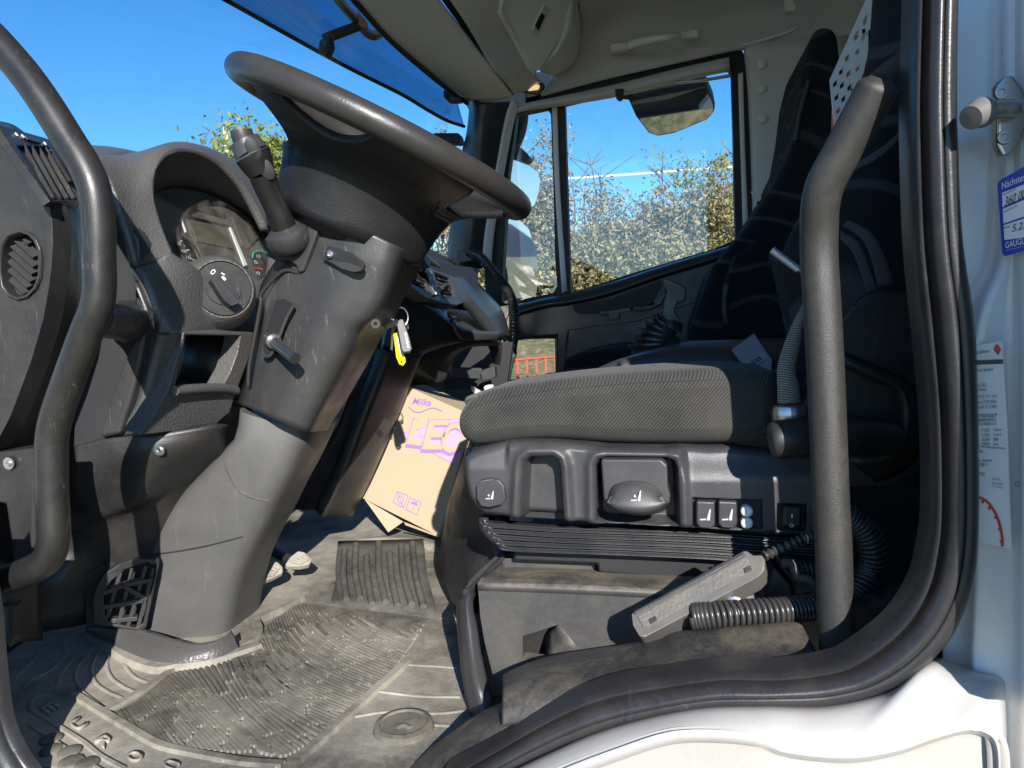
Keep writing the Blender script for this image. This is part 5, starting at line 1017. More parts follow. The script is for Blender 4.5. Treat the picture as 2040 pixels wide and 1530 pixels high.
for i in range(96):
    a, b = Sv[i], Ev[i]; L = (b - a).length; t = random.uniform(-.04, 0); n_ = 0
    bulge = -0.03 * math.sin(math.pi * min(1, max(0, i - 22) / 64))
    def cur(x): return a.lerp(b, x) + Vector((-(b - a).y, (b - a).x, 0)).normalized() * bulge * math.sin(math.pi * x)
    s = t
    ln0 = 0.05
    while s * L < L - 0.012:
        ln = random.choice((0.055, 0.08, 0.11)); s0 = max(s, 0); s1 = min(s + ln / L, 1)
        if (s1 - s0) * L > 0.012: ribs.append((cur(s0), cur(s1), i, M_matrib if s0 * L < .07 + .02 * math.sin(i * .15) else M_matrib2))
        s += (ln + 0.006) / L
ribs.sort(key=lambda r: (r[0] - CAM).length)
for a, b, i, rm_ in ribs[:280]:
    V, Fc = [], []; rib(a, b, 0.0046, 0.0036, V, Fc); finish('rib', V, Fc, rm_, mt, 0)
for mm_ in (M_matrib, M_matrib2):
    V, Fc = [], []
    for a, b, i, rm_ in ribs[280:]:
        if rm_ is mm_: rib(a, b, 0.0046, 0.0036, V, Fc)
    o = finish('rib_field', V, Fc, mm_, mt, 0); o['kind'] = 'stuff'
# collar of the mat round the column foot
ca_ = px('T', (722, 108), (950, 92), (1140, 85), (1300, 120), (1480, 180), (1650, 215), (1800, 200), (1900, 160), (1960, 110)); cb_ = px('T', (735, 140), (900, 225), (1050, 318), (1250, 398), (1440, 420), (1600, 405), (1800, 375), (1930, 330), (2040, 270))
patch('column_collar', [[PZ(u, v, MZ + .030) for u, v in ca_], [PZ((u + a) / 2, (v + b) / 2, MZ + .020) for (u, v), (a, b) in zip(ca_, cb_)], [PZ(u, v, MZ + .006) for u, v in cb_]], M_dash, mt, nu=40, nv=4, thick=0.006)
# sloping ribbed foot plate
fpo = [PZ(*px('U', (690, 495))[0], MZ), PZ(*px('U', (1320, 560))[0], MZ)]
tl = P(*px('U', (680, 88))[0], fpo[0].y + .24); tr = P(*px('U', (1222, 75))[0], fpo[1].y + .28)
fp_ = patch('foot_plate', [[fpo[0], fpo[0].lerp(tl, .5) - Vector((0, .015, 0)), tl], [fpo[0].lerp(fpo[1], .5), (fpo[0].lerp(tl, .5) + fpo[1].lerp(tr, .5)) / 2 - Vector((0, .015, 0)), tl.lerp(tr, .5)], [fpo[1], fpo[1].lerp(tr, .5) - Vector((0, .015, 0)), tr]], M_matgrey, mt, nu=10, nv=6, thick=0.012)
def fpt(s, t):
    lo = fpo[0].lerp(fpo[1], s); hi = tl.lerp(tr, s); return lo.lerp(hi, t) - Vector((0, .015 * 4 * t * (1 - t), 0)) + Vector((0, -.004, .003))
for k, (t0, t1) in enumerate(((.08, .85), (.12, .92), (.05, .75), (.1, .95), (.06, .8), (.1, .9), (.08, .93))):
    s = .1 + k * .13; tube('plate_rib', [fpt(s + (.02 if k % 2 else 0), t0), fpt(s, (t0 + t1) / 2), fpt(s, t1)], 0.0065, M_matgrey, mt, n=10, sides=8)
patch('ramp', [[PZ(*px('U', (400, 400))[0], MZ), PZ(*px('U', (520, 460))[0], MZ), PZ(*px('U', (680, 495))[0], MZ)], px('U', (360, 330, 1.42), (520, 350, 1.36), (690, 430, 1.25)), px('U', (500, 140, 1.62), (600, 170, 1.56), (680, 180, 1.5)), px('U', (560, 90, 1.75), (640, 80, 1.72), (700, 80, 1.7))], M_matgrey, mt, nu=12, nv=5, thick=0.008)
tn = thing('engine_tunnel', 'dusty brown engine cover floor under the cardboard box', 'engine cover', (-0.7, 1.8, FLOOR))
patch('cover', [px('U', (380, 130, 1.6), (700, 95, 1.60), (1000, 75, 1.58), (1250, 100, 1.54), (1400, 200, 1.5)), px('U', (480, 40, 1.85), (700, 20, 1.80), (1000, 10, 1.75), (1250, 20, 1.7), (1400, 60, 1.66)), px('U', (480, -80, 2.2), (700, -80, 2.1), (1000, -80, 2.0), (1250, -80, 1.95), (1400, -60, 1.9))], M_mat, tn, nu=16, nv=5, thick=0.02)
# pedals
for nm, lab, pts, y in (('brake_pedal', 'dusty ribbed pedal pad nearest the steering column', [(180, 335), (215, 280), (270, 215), (300, 218), (330, 250), (333, 285), (270, 320), (210, 342)], 1.20), ('accelerator_pedal', 'dusty pedal pad just right of the first pedal', [(345, 235), (375, 190), (425, 150), (470, 158), (520, 205), (500, 235), (440, 248), (360, 248)], 1.26)):
    e = thing(nm, lab, 'pedal', P(*px('U', pts[0])[0], y))
    u0 = px('U', *pts); pl_ = Plane(P(*u0[0], y), (0.5, -0.6, 0.9))
    pdl = slab('pad', pl_, u0, 0.014, M_mat, e, bevel=0.004)
    for k in range(4):
        f_ = .25 + .17 * k; a_ = (u0[0][0] + (u0[3][0] - u0[0][0]) * f_, u0[0][1] + (u0[3][1] - u0[0][1]) * f_); b_ = (u0[-2][0] + (u0[4][0] - u0[-2][0]) * f_, u0[-2][1] + (u0[4][1] - u0[-2][1]) * f_)
        bar('pad_rib', pl_.hit(*a_, .002).lerp(pl_.hit(*b_, .002), .12), pl_.hit(*a_, .002).lerp(pl_.hit(*b_, .002), .88), 0.005, 0.004, pl_.n, M_mat, pdl)
    c_ = sum((pl_.hit(*q) for q in u0), Vector()) / len(u0); tube('arm', [c_ - pl_.n * .012, c_ + Vector((-.1, .05, .02)), c_ + Vector((-.2, .05, .2))], 0.010, M_hard, e, n=10)

# ================================================================== cardboard box
bxo = thing('cardboard_box', 'brown cardboard box with purple printed lettering', 'box', P(876, 1069, 1.60))
TL, BL, BR = P(*px('V', (518, 145))[0], 1.63), P(*px('V', (112, 1112))[0], 1.60), P(*px('V', (768, 1440))[0], 1.53)
bpl = Pl3(TL, BL, BR)
TR = TL + (BR - BL); TR = bpl.hit(*px('V', (1060, 385))[0])
dback = -bpl.n * 0.22
front = slab('front_face', bpl, [TL, TR, BR, BL], 0.004, M_card, bxo, bevel=0.0008)
TLb, TRb = P(*px('V', (625, 108))[0], 1.86), P(*px('V', (1060, 100))[0], 1.86)
tpl = Pl3(TL, TR, TLb)
TRb = TLb + (TR - TL)
slab('top_face', tpl, [TL, TR, TRb, TLb], 0.004, M_card, bxo, bevel=0.0008)
BLb = BL + (TLb - TL); BRb = BR + (TRb - TR)
slab('left_face', Pl3(TL, BL, BLb), [TL, BL, BLb, TLb], 0.004, M_card, bxo, bevel=0.0008)
slab('right_face', Pl3(TR, BR, BRb), [TR, BR, BRb, TRb], 0.004, M_cardin, bxo, bevel=0.0008)
slab('back_face', Pl3(TLb, TRb, BRb), [TLb, TRb, BRb, BLb], 0.004, M_cardin, bxo, bevel=0.0008)
ft = P(*px('V', (320, 1402))[0], 1.575); fe = P(*px('V', (450, 1310))[0], 1.575)
flap = slab('bottom_flap', Pl3(BL, ft, fe), [BL, ft, fe], 0.004, M_card, bxo, bevel=0.0008)
slab('bottom_flap', Plane(BR, bpl.n), [bpl.hit(*px('V', (455, 1310))[0]), bpl.hit(*px('V', (470, 1340))[0]), bpl.hit(*px('V', (750, 1442))[0]), bpl.hit(*px('V', (768, 1436))[0])], 0.004, M_cardin, bxo, bevel=0.0008, off=-.02)
star = px('V', (415, 545), (590, 500), (700, 465), (830, 430), (910, 410), (990, 430), (985, 560), (960, 640), (945, 770), (925, 800), (890, 808), (720, 715), (600, 650), (470, 580))
slab('printed_star', bpl, star, 0.0003, M_purple2, front, bevel=0, off=0.0006)
for i in range(len(star)): bar('printed_line', bpl.hit(*star[i], .0009), bpl.hit(*star[(i + 1) % len(star)], .0009), 0.0011, 0.0002, bpl.n, M_purple, front, 0)
def vtext(s, p0, p1, pu, m, off, shear=0.0, bold=0.0, name='printed_letter'):
    text(name, s, bpl, *px('V', p0, p1), m, front, off=off, ext=0, pup=px('V', pu)[0], shear=shear, bold=bold)
for dx, dy, m, off, bo in ((-5, 22, M_purple, .0012, .06), (0, 0, M_purple, .0014, .06), (0, 0, M_card, .0018, .025)):
    for s, p0, p1, pu in (('L', (478 + dx, 630 + dy), (612 + dx, 650 + dy), (545 + dx, 412 + dy)), ('E', (610 + dx, 678 + dy), (790 + dx, 680 + dy), (680 + dx, 425 + dy)), ('O', (760 + dx, 705 + dy), (960 + dx, 715 + dy), (820 + dx, 440 + dy))):
        g_ = 7 if m is M_purple else 0
        vtext(s, (p0[0] - g_, p0[1] + g_), (p1[0] + g_, p1[1] + g_), (pu[0] - g_, pu[1] - g_), m, off, bold=.02)
vtext('Milka', (528, 282), (692, 302), (540, 226), M_purple, .001, shear=0.2, bold=.02)
for pts in ([(498, 305), (540, 345), (600, 355), (660, 330), (720, 318), (790, 345)],): tube('printed_line', [bpl.hit(*p, .0006) for p in px('V', *pts)], 0.0012, M_purple, front, n=24, sides=6)
for sq in (((402, 1047), (497, 1085), (455, 1188), (362, 1140)), ((510, 1100), (608, 1143), (572, 1248), (476, 1203))):
    q = px('V', *sq)
    for i in range(4): bar('printed_line', bpl.hit(*q[i], .0008), bpl.hit(*q[(i + 1) % 4], .0008), 0.0018, 0.0003, bpl.n, M_purple, front, 0)
c0 = bpl.hit(*px('V', (428, 1117))[0], .001); rr_ = 0.0075
for k in range(24):
    a_ = 2 * math.pi * k / 24; d_ = bpl.r * math.cos(a_) + bpl.u * math.sin(a_); b_ = 2 * math.pi * (k + 1) / 24; d2_ = bpl.r * math.cos(b_) + bpl.u * math.sin(b_)
    bar('printed_line', c0 + d_ * rr_, c0 + d2_ * rr_, 0.0014, 0.0002, bpl.n, M_purple, front, 0)
    if k % 2: bar('printed_line', c0 + d_ * rr_ * 1.15, c0 + d_ * rr_ * 1.5, 0.0008, 0.0002, bpl.n, M_purple, front, 0)
bar('printed_line', bpl.hit(*px('V', (402, 1050))[0], .0012), bpl.hit(*px('V', (452, 1186))[0], .0012), 0.0016, 0.0002, bpl.n, M_purple, front, 0)
slab('printed_umbrella', bpl, px('V', (512, 1150), (525, 1135), (550, 1132), (572, 1145), (580, 1172), (545, 1160)), 0.0003, M_purple, front, bevel=0, off=.0008)
bar('printed_line', bpl.hit(*px('V', (548, 1158))[0], .0008), bpl.hit(*px('V', (536, 1215))[0], .0008), 0.0014, 0.0002, bpl.n, M_purple, front, 0)
# crumpled paper and clear bottle cap behind the box
pb = thing('crumpled_paper', 'crumpled white paper scrap tucked behind the cardboard box', 'paper', P(955, 780, 1.95))
patch('sheet', [px('O', (740, 1385, 1.9), (780, 1400, 1.95), (840, 1440, 1.93)), px('O', (745, 1420, 1.88), (790, 1440, 1.9), (835, 1460, 1.9)), px('O', (760, 1470, 1.9), (790, 1480, 1.86), (820, 1470, 1.9))], M_paper, pb, nu=8, nv=3, thick=0.002)
slab('bottle_cap', PlY(1.95), px('O', (845, 1400), (870, 1380), (920, 1380), (932, 1400), (900, 1430), (860, 1430)), 0.03, M_sym, pb, bevel=0.004)

# ================================================================== handset with coiled cable
hs = thing('suspension_handset', 'grey handset remote lying across the seat plinth', 'remote control', P(1400, 1220, .80))
hq = px('K', (1042, 1085), (1060, 1065), (1690, 720), (1715, 720), (1750, 745), (1800, 742), (1818, 770), (1815, 830), (1780, 870), (1120, 1220), (1090, 1218), (1050, 1150))
hplane = Pl3((1270, 1230, .80), (1500, 1110, .83), (1400, 1130, .83))
hb = slab('handset_body', hplane, hq, 0.035, M_sym if False else plastic('handset_grey', (0.090, 0.086, 0.082), 0.5, 1200, .1, dust=.25, var=.06, up=.2), hs, bevel=0.008, seg=4)
slab('key_field', hplane, px('K', (1075, 1100), (1700, 755), (1725, 770), (1755, 830), (1140, 1165), (1110, 1160)), 0.003, plastic('handset_keys', (0.105, 0.100, 0.095), 0.6, 260, .8, dust=.3, var=.08, up=0), hb, bevel=0.001, off=.0015)
bar('side_groove', hplane.hit(*px('K', (1060, 1085))[0], .001), hplane.hit(*px('K', (1700, 740))[0], .001), 0.004, 0.003, hplane.n, M_seatp, hb)
for x, y in ((1165, 1125), (1715, 830)): slab('key_symbol', hplane, px('K', (x - 22, y - 8), (x + 18, y - 28), (x + 26, y - 2), (x - 12, y + 20)), 0.002, M_handr, hb, off=.003, bevel=0.0005)
cb = thing('coiled_cable', 'black coiled spiral cable looping behind the rear grab handle', 'cable', P(1600, 1220, .80))
def coil(name, ctrl, R, r, turns, n, par):
    c = catmull([V3(p) for p in ctrl], n); out = []
    nrm = None
    for i, p in enumerate(c):
        t = (c[min(i + 1, n - 1)] - c[max(i - 1, 0)]).normalized()
        if nrm is None: nrm = t.cross(Vector((0, 0.3, 1))).normalized()
        nrm = (nrm - t * nrm.dot(t)).normalized(); b = t.cross(nrm); a = 2 * math.pi * turns * i / (n - 1)
        out.append(p + (nrm * math.cos(a) + b * math.sin(a)) * R)
    v, f = tube_data(out, r, 8); return finish(name, v, f, M_coil, par, 60)
M_coil = plastic('cable_black', (0.028, 0.028, 0.029), 0.28, 0, dust=.12, var=.1, up=.5)
coil('spiral', px('J', (110, 650, .80), (250, 640, .80), (450, 628, .81), (640, 615, .82), (780, 600, .83), (900, 590, .84)), 0.0120, 0.0028, 30, 800, cb)
coil('spiral', px('J', (900, 590, .84), (1000, 560, .85), (1080, 500, .86), (1140, 400, .87), (1165, 300, .87), (1140, 190, .87), (1080, 110, .87), (1010, 60, .87)), 0.0120, 0.0028, 27, 800, cb)
tube('cable_tail', px('J', (530, 300, .835), (600, 270, .84), (690, 230, .845), (760, 200, .85), (850, 170, .86)), 0.0052, M_coil, cb, n=60, sides=10, taper=lambda t: 1 + .25 * math.sin(t * 60))
coil('spiral', px('J', (690, 390, .90), (760, 385, .90), (860, 390, .90)), 0.010, 0.0032, 7, 200, cb)
lathe('plug', P(*px('J', (360, 590))[0], .81), ray(1500, 1150), [(0.0, 0), (0.010, .002), (0.010, .02)], M_metal, cb, 12)
vv = thing('valve_block', 'black air hose fitting in the dark corner behind the rear handle', 'hose fitting', P(1755, 1235, .85))
tube('hose', px('J', (1060, 700, .82), (1150, 640, .84), (1240, 570, .87), (1350, 500, .90)), 0.020, M_hard, vv, n=40, taper=lambda t: 1.1 - .3 * t + (.12 if int(t * 9) % 3 == 0 else 0))
tube('hose_ribbed', px('J', (1240, 570, .87), (1300, 520, .90), (1400, 470, .93)), 0.013, M_coil, vv, n=60, taper=lambda t: 1 + .15 * math.sin(t * 80))
fb = thing('seat_slide_handle', 'grey plastic seat slide cover behind the handset', 'seat slide', P(1560, 1180, .88))
slab('cover', PlY(.87), px('J', (580, 385), (600, 375), (690, 480), (695, 540), (545, 560), (560, 500)), 0.04, M_handr, fb, bevel=0.006)
slab('cover_cap', PlY(.88), px('J', (600, 330), (720, 420), (800, 440), (845, 510), (700, 540), (690, 470)), 0.04, M_hard, fb, bevel=0.006)
tube('cap_edge', px('J', (630, 345, .875), (690, 350, .875), (730, 425, .872), (790, 440, .872), (842, 515, .872)), 0.006, M_seatdusty, fb, n=20, sides=8)

# ================================================================== striker and stickers on the jamb
sk = thing('door_striker', 'silver door striker bolt screwed to the white jamb', 'door striker', P(2000, 230, .68))
skp = PlY(.672)
sp_ = slab('striker_plate', skp, px('H', (1880, 490), (1925, 440), (1985, 435), (2040, 500), (2080, 600), (2040, 800), (1960, 900), (1915, 905), (1885, 840)), 0.012, M_metal, sk, bevel=0.003)
for x, y in ((1905, 540), (1920, 800)): lathe('screw', P(*px('H', (x, y))[0], .671), (0, -1, 0), [(0.0055, 0), (0.005, .002), (.003, .002), (.0025, .0005), (0, .0005)], M_metal, sp_, 14)
tube('pin', px('H', (1975, 635, .668), (1835, 638, .655)), 0.0075, M_metal, sk, n=6, sides=18)
hdp = Plane(P(*px('H', (1780, 680))[0], .60), (-.5, -1, 0.1))
lathe('pin_head', P(*px('H', (1805, 645))[0], .653), P(*px('H', (1690, 705))[0], .640) - P(*px('H', (1805, 645))[0], .653), [(0.007, 0), (0.0115, .001), (0.0115, .005), (.0105, .008), (.009, .016), (0, .0165)], simple('striker_plastic', (0.12, 0.12, 0.118), .4), sk, 20)
bump = slab('jamb_plug', PlY(.735), px('H', (1735, 360), (1765, 345), (1795, 370), (1790, 400), (1760, 412), (1738, 395)), 0.01, M_white, cab, bevel=0.003, smooth_n=20)
jp = Pl3((1986, 380, .690), (2045, 340, .672), (2000, 500, .690))
sv = thing('service_sticker', 'blue and white service sticker with handwritten figures on the jamb', 'sticker', P(2010, 430, .69))
sbk = slab('backing', jp, px('Q', (410, 190), (415, 165), (445, 140), (640, 30), (800, -50), (800, 620), (640, 680), (470, 728), (450, 715), (445, 690)), 0.0006, M_blue, sv, bevel=0, off=.011)
for q in (((445, 245), (800, 110), (800, 190), (448, 355)), ((450, 368), (800, 220), (800, 360), (455, 480)), ((457, 492), (800, 380), (800, 560), (463, 605))):
    slab('field', jp, px('Q', *q), 0.0005, M_paper, sv, bevel=0, off=.0118)
def st_(s, p0, p1, pu, m=M_print, sh=0, pl=jp, par=sv, off=.0124, crop='Q'): text('writing', s, pl, *px(crop, p0, p1), m, par, off=off, ext=0, pup=px(crop, pu)[0], shear=sh)
st_('Nächstes Service', (445, 220), (790, 75), (442, 168)); st_('360 000', (462, 350), (650, 270), (468, 280), M_ink, .2); st_('5.27', (520, 545), (640, 510), (522, 490), M_ink, .2); st_('GAUGL IVECO', (470, 670), (760, 595), (468, 622))
st_('Kilometerstand', (452, 268), (548, 222), (450, 252), M_ink); st_('Betriebsstunden', (458, 398), (565, 345), (456, 384), M_ink); st_('Datum', (462, 520), (505, 505), (460, 505), M_ink); st_('www.gaugl-nutzfahrzeuge.at', (472, 690), (760, 620), (472, 680), M_sym)
dt = thing('data_sticker', 'long white data sticker with small print and a red dial arc', 'sticker', P(1975, 900, .70))
dp_ = Pl3((1952, 690, .698), (1995, 690, .694), (1960, 1000, .700))
slab('backing', dp_, px('R', (100, 100), (155, 92), (300, 68), (322, 70), (325, 100), (360, 700), (385, 1448), (170, 1395), (100, 1390)), 0.0006, M_paper, dt, bevel=0, off=.008)
def dl(s, x0, y0, x1, y1, h=22, m=M_ink): text('writing', s, dp_, *px('R', (x0, y0), (x1, y1)), m, dt, off=.0092, ext=0, pup=px('R', (x0, y0 - h))[0])
dl('97A289N4', 120, 155, 235, 143, 20); dl('Helmut GmbH', 130, 270, 258, 262, 20); dl('nach 252', 135, 372, 215, 366); dl('Herberg', 135, 402, 215, 398); dl('StVO § 24 + 24a', 140, 446, 285, 442); dl('datum 13.03.2026', 140, 480, 282, 476); dl('werk-Nr TC 4.1855', 140, 514, 285, 510)
dl('777400262629', 140, 572, 287, 566); dl('S0000.0352', 150, 602, 278, 594); dl('315/70R22,5', 150, 630, 283, 624)
for i, (a_, b_) in enumerate((('11262', 'Imp/km'), ('11262', 'Imp/km'), ('3256', 'mm'), ('90', 'km/h'))):
    y = 665 + i * 31; dl(a_, 192, y, 238, y - 1, 20); dl(b_, 265, y, 316 - (20 if i > 1 else 0), y, 20)
dl('laut Bewegungssensor', 140, 770, 340, 788, 20); dl('siehe', 140, 802, 195, 806); dl('Bem. Sensor', 140, 866, 256, 866); dl('752813', 150, 896, 228, 894); dl('KITAS', 150, 955, 205, 958)
dl('2171.20', 255, 985, 305, 990, 14, M_seatp); dl('Sammelheft', 255, 1012, 325, 1020, 14, M_seatp); dl('97.5 Leitung', 255, 1035, 325, 1045, 14, M_seatp)
slab('printed_bar', dp_, px('R', (100, 195), (325, 185), (328, 215), (100, 225)), 0.0003, M_seatp, dt, bevel=0, off=.009)
slab('printed_flag', dp_, px('R', (268, 105), (288, 80), (316, 120), (300, 150)), 0.0003, M_red, dt, bevel=0, off=.0092)
slab('printed_flag', dp_, px('R', (268, 110), (300, 152), (296, 160), (266, 120)), 0.0003, M_ink, dt, bevel=0, off=.0094)
tube('printed_arc', [dp_.hit(*p, .009) for p in px('R', (150, 1095), (195, 1112), (240, 1150), (285, 1225), (310, 1305), (322, 1380), (322, 1425))], 0.0011, M_red, dt, n=30, sides=6)
for a_, b_ in (((198, 1112), (192, 1140)), ((244, 1156), (234, 1182)), ((287, 1228), (272, 1242)), ((311, 1308), (296, 1316)), ((322, 1392), (306, 1398))):
    p, q = px('R', a_, b_); bar('printed_tick', dp_.hit(*p, .009), dp_.hit(*q, .009), 0.002, 0.0004, dp_.n, M_red, dt, 0)
text('jamb_letter', 'C', Pl3((2020, 900, .69), (2040, 900, .683), (2020, 1000, .69)), *px('R', (405, 1030), (440, 1030)), M_blue, dt, off=.008, ext=0, pup=px('R', (405, 998))[0])

# ================================================================== middle of the cab: tunnel console, gear lever, passenger seat
ct = thing('centre_console_cover', 'dark blue-black engine tunnel cover between the seats', 'console', (-0.1, 1.6, 1.3))
patch('cover', [px('S', (200, 1030, 1.45), (420, 920, 1.45), (640, 850, 1.46), (960, 770, 1.47), (1300, 745, 1.48), (1800, 725, 1.5), (2200, 715, 1.5)), px('S', (180, 1060, 1.40), (420, 955, 1.40), (640, 895, 1.41), (960, 860, 1.42), (1300, 865, 1.42), (1800, 880, 1.42), (2200, 880, 1.42)), px('S', (150, 1250, 1.40), (420, 1200, 1.40), (640, 1200, 1.40), (960, 1200, 1.40), (1300, 1200, 1.40), (1800, 1200, 1.40), (2200, 1200, 1.40))], M_dark, ct, nu=24, nv=5, thick=0.03)
patch('cover_back', [px('S', (420, 920, 1.45), (640, 850, 1.46), (960, 770, 1.47), (1300, 745, 1.48), (2200, 715, 1.5)), px('S', (500, 900, 1.9), (680, 840, 1.9), (960, 765, 1.9), (1300, 742, 1.9), (2200, 715, 1.9))], M_dark, ct, nu=16, nv=3, thick=0.02)
gl = thing('gear_lever', 'black gear lever with moulded grip above a pleated rubber boot', 'gear lever', P(1310, 690, 1.62))
pl_g = PlY(1.60)
gk = px('S', (832, 300), (835, 280), (870, 280), (980, 330), (1010, 365), (1005, 430), (985, 460), (940, 470), (925, 500), (930, 540), (960, 590), (965, 625), (850, 585), (822, 560), (860, 380), (835, 345))
slab('grip', pl_g, gk, 0.05, M_dark, gl, bevel=0.014, seg=4)
for k, (x0, y0, x1, y1, h) in enumerate(((780, 548, 990, 640, 40), (742, 560, 940, 705, 40), (682, 600, 960, 740, 45), (642, 660, 965, 755, 45), (605, 725, 965, 765, 45), (570, 790, 960, 770, 45))):
    a_, b_ = px('S', (x0, y0), (x1, y1)); A_, B_ = P(*a_, 1.60), P(*b_, 1.60); c_ = (A_ + B_) / 2; ex = (B_ - A_) / 2
    rings = []
    for q, dz in ((1.0, 0), (.99, .004), (.84, -.010), (.86, -.018)):
        rings.append([c_ + ex * q * math.cos(2 * math.pi * j / 24) + Vector((0, ex.length * .8 * q * math.sin(2 * math.pi * j / 24), 0)) + Vector((0, 0, dz)) for j in range(24)])
    loft('boot_pleat', rings, M_rubber, gl, smooth=30)
dv = thing('tablet_device', 'square grey device leaning on the tunnel cover behind the cushion', 'device', P(1500, 725, 1.05))
dpl = Pl3((1455, 695, 1.12), (1505, 662, 1.15), (1480, 725, 1.08))
db = slab('casing', dpl, px('S', (1335, 815), (1515, 685), (1530, 690), (1670, 890), (1665, 940), (1640, 1010), (1500, 1010), (1430, 930)), 0.015, M_black, dv, bevel=0.002)
slab('face', dpl, px('S', (1350, 815), (1520, 698), (1655, 895), (1650, 1000), (1500, 1000), (1425, 915)), 0.002, simple('device_grey', (0.19, 0.21, 0.23), .45), dv, bevel=0.0005, off=.001)
slab('label', dpl, px('S', (1465, 918), (1585, 840), (1600, 845), (1618, 880), (1500, 960)), 0.0004, simple('device_label', (0.25, 0.28, 0.31), .4), dv, bevel=0, off=.0025)
for k, (x, y) in enumerate(((1495, 912), (1520, 897), (1543, 884), (1515, 922), (1540, 908), (1560, 893))): bar('label_mark', dpl.hit(*px('S', (x, y))[0], .003), dpl.hit(*px('S', (x + 18, y - 11))[0], .003), 0.003, 0.0002, dpl.n, M_ink, dv, 0)
pn_ = thing('pen', 'slim pale blue pen clipped beside the driver backrest', 'pen', P(1565, 515, .93))
tube('barrel', [P(*p) for p in px('S', (1655, 68, .93), (1750, 140, .93), (1850, 215, .93))], 0.0045, simple('pen_silver', (0.55, 0.62, 0.75), .25, .6), pn_, n=10, sides=10)
tube('tip', [P(*p) for p in px('S', (1848, 213, .93), (1885, 235, .93))], 0.0025, simple('pen_brass', (0.6, 0.4, 0.25), .3, 1), pn_, n=4, sides=8)
ps = thing('passenger_seat', 'dark swirl patterned passenger seat with tall headrest', 'seat', (0.25, 2.3, 1.2))
slab('backrest', PlY(2.15), px('H', (830, 150), (940, 150), (965, 220), (985, 400), (1200, 600), (1300, 1530), (1300, 2300), (130, 2300), (110, 1900), (230, 1550), (420, 1330), (600, 1050), (690, 860), (730, 640), (760, 400), (800, 240)), 0.45, M_swirl, ps, bevel=0.05, seg=4)
slab('backrest_side', PlY(2.05), px('S', (1300, 330), (1380, 110), (1500, 20), (1650, -30), (1800, -20), (1800, 720), (1320, 740), (1290, 560)), 0.1, M_swirl, ps, bevel=0.03, seg=4)
slab('cushion', PlY(2.05), px('S', (80, 880), (350, 820), (560, 795), (700, 900), (700, 1250), (60, 1250)), 0.45, M_swirl, ps, bevel=0.04, seg=4)
tube('piping', px('S', (1320, 330, 2.045), (1305, 420, 2.045), (1300, 560, 2.045), (1320, 620, 2.045)), 0.008, M_hard, ps, n=10)
tube('head_piping', px('H', (790, 470, 2.14), (765, 560, 2.14), (735, 680, 2.14), (715, 820, 2.14)), 0.006, M_hard, ps, n=16)
# perforated beige panel with an orange vest behind it
pf = thing('perforated_panel', 'beige panel with rows of diamond holes beside the driver headrest', 'panel', P(1680, 120, 1.5))
ppl = PlY(1.45)
holes = []
for x, y in ((612, 135), (552, 240), (600, 248), (560, 345), (492, 385), (452, 475), (500, 490), (562, 455), (412, 555), (458, 565), (507, 580), (422, 645), (468, 655), (432, 735), (430, 815)):
    s_ = 1.0 if y > 300 else 1.5
    holes.append(px('W', (x + 13, y - 30 * s_), (x + 16, y), (x - 12, y + 26 * s_), (x - 16, y)))
slab('panel', ppl, px('W', (378, 525), (625, -20), (660, -60), (660, 60), (640, 260), (600, 480), (530, 640), (440, 850), (415, 885), (400, 760), (385, 600)), 0.006, M_beige2, pf, holes=holes, bevel=0.001)
ov = thing('orange_vest', 'orange safety vest showing through the perforated panel', 'vest', P(1690, 200, 1.52))
slab('cloth', PlY(1.52), px('W', (400, 700), (470, 690), (600, 400), (650, 400), (600, 560), (460, 900), (400, 900)), 0.02, M_orange, ov, bevel=0.005)
# ================================================================== mirrors, outer visor
mm = thing('door_mirror', 'black passenger door mirror with tall rounded glass', 'mirror', P(1040, 440, 3.1))
def mirror_part(name, crop, outline, Y, n, par, grow=1.10, th=0.08):
    pts = px(crop, *outline); cx = sum(p[0] for p in pts) / len(pts); cy = sum(p[1] for p in pts) / len(pts)
    pl_ = Plane(P(cx, cy, Y), n)
    h = slab(name + '_housing', pl_.up(-.004), [(cx + (u - cx) * grow, cy + (v - cy) * grow) for u, v in pts], th, M_black, par, bevel=0.02, seg=3)
    slab(name + '_glass', pl_, pts, 0.004, M_mirror, h, bevel=0, off=0.002); return h
# a mirror normal half way between the view ray and the wanted reflected ray
def mn(u, v, refl): return (refl.normalized() - ray(u, v).normalized()).normalized()
mirror_part('upper', 'G', [(300, 940), (350, 925), (450, 960), (500, 1000), (515, 1050), (500, 1130), (480, 1190), (430, 1230), (320, 1250), (290, 1200)], 3.05, mn(1040, 370, Vector((0.9, 0.35, 0.06))), mm)
mirror_part('lower', 'O', [(1000, -160), (1160, -170), (1270, -60), (1330, 130), (1350, 290), (1345, 470), (1330, 560), (1130, 580), (1090, 480), (1050, 200)], 3.0, mn(1040, 500, Vector((0.9, 0.25, 0.02))), mm, 1.06)
tube('arm', px('G', (330, 560, 2.95), (400, 640, 3.1), (390, 760, 3.1), (340, 880, 3.1)), 0.03, M_black, mm, n=16)
slab('arm_cover', PlY(3.12), px('G', (330, 620), (400, 660), (400, 740), (360, 830), (300, 860), (300, 640)), 0.05, M_black, mm, bevel=0.01)
slab('housing_top', PlY(3.1), px('G', (330, 830), (400, 855), (445, 895), (450, 930), (320, 925)), 0.1, M_black, mm, bevel=0.02)
km = thing('kerb_mirror', 'wide kerb mirror hanging outside at the top of the passenger window', 'mirror', P(1340, 220, 3.05))
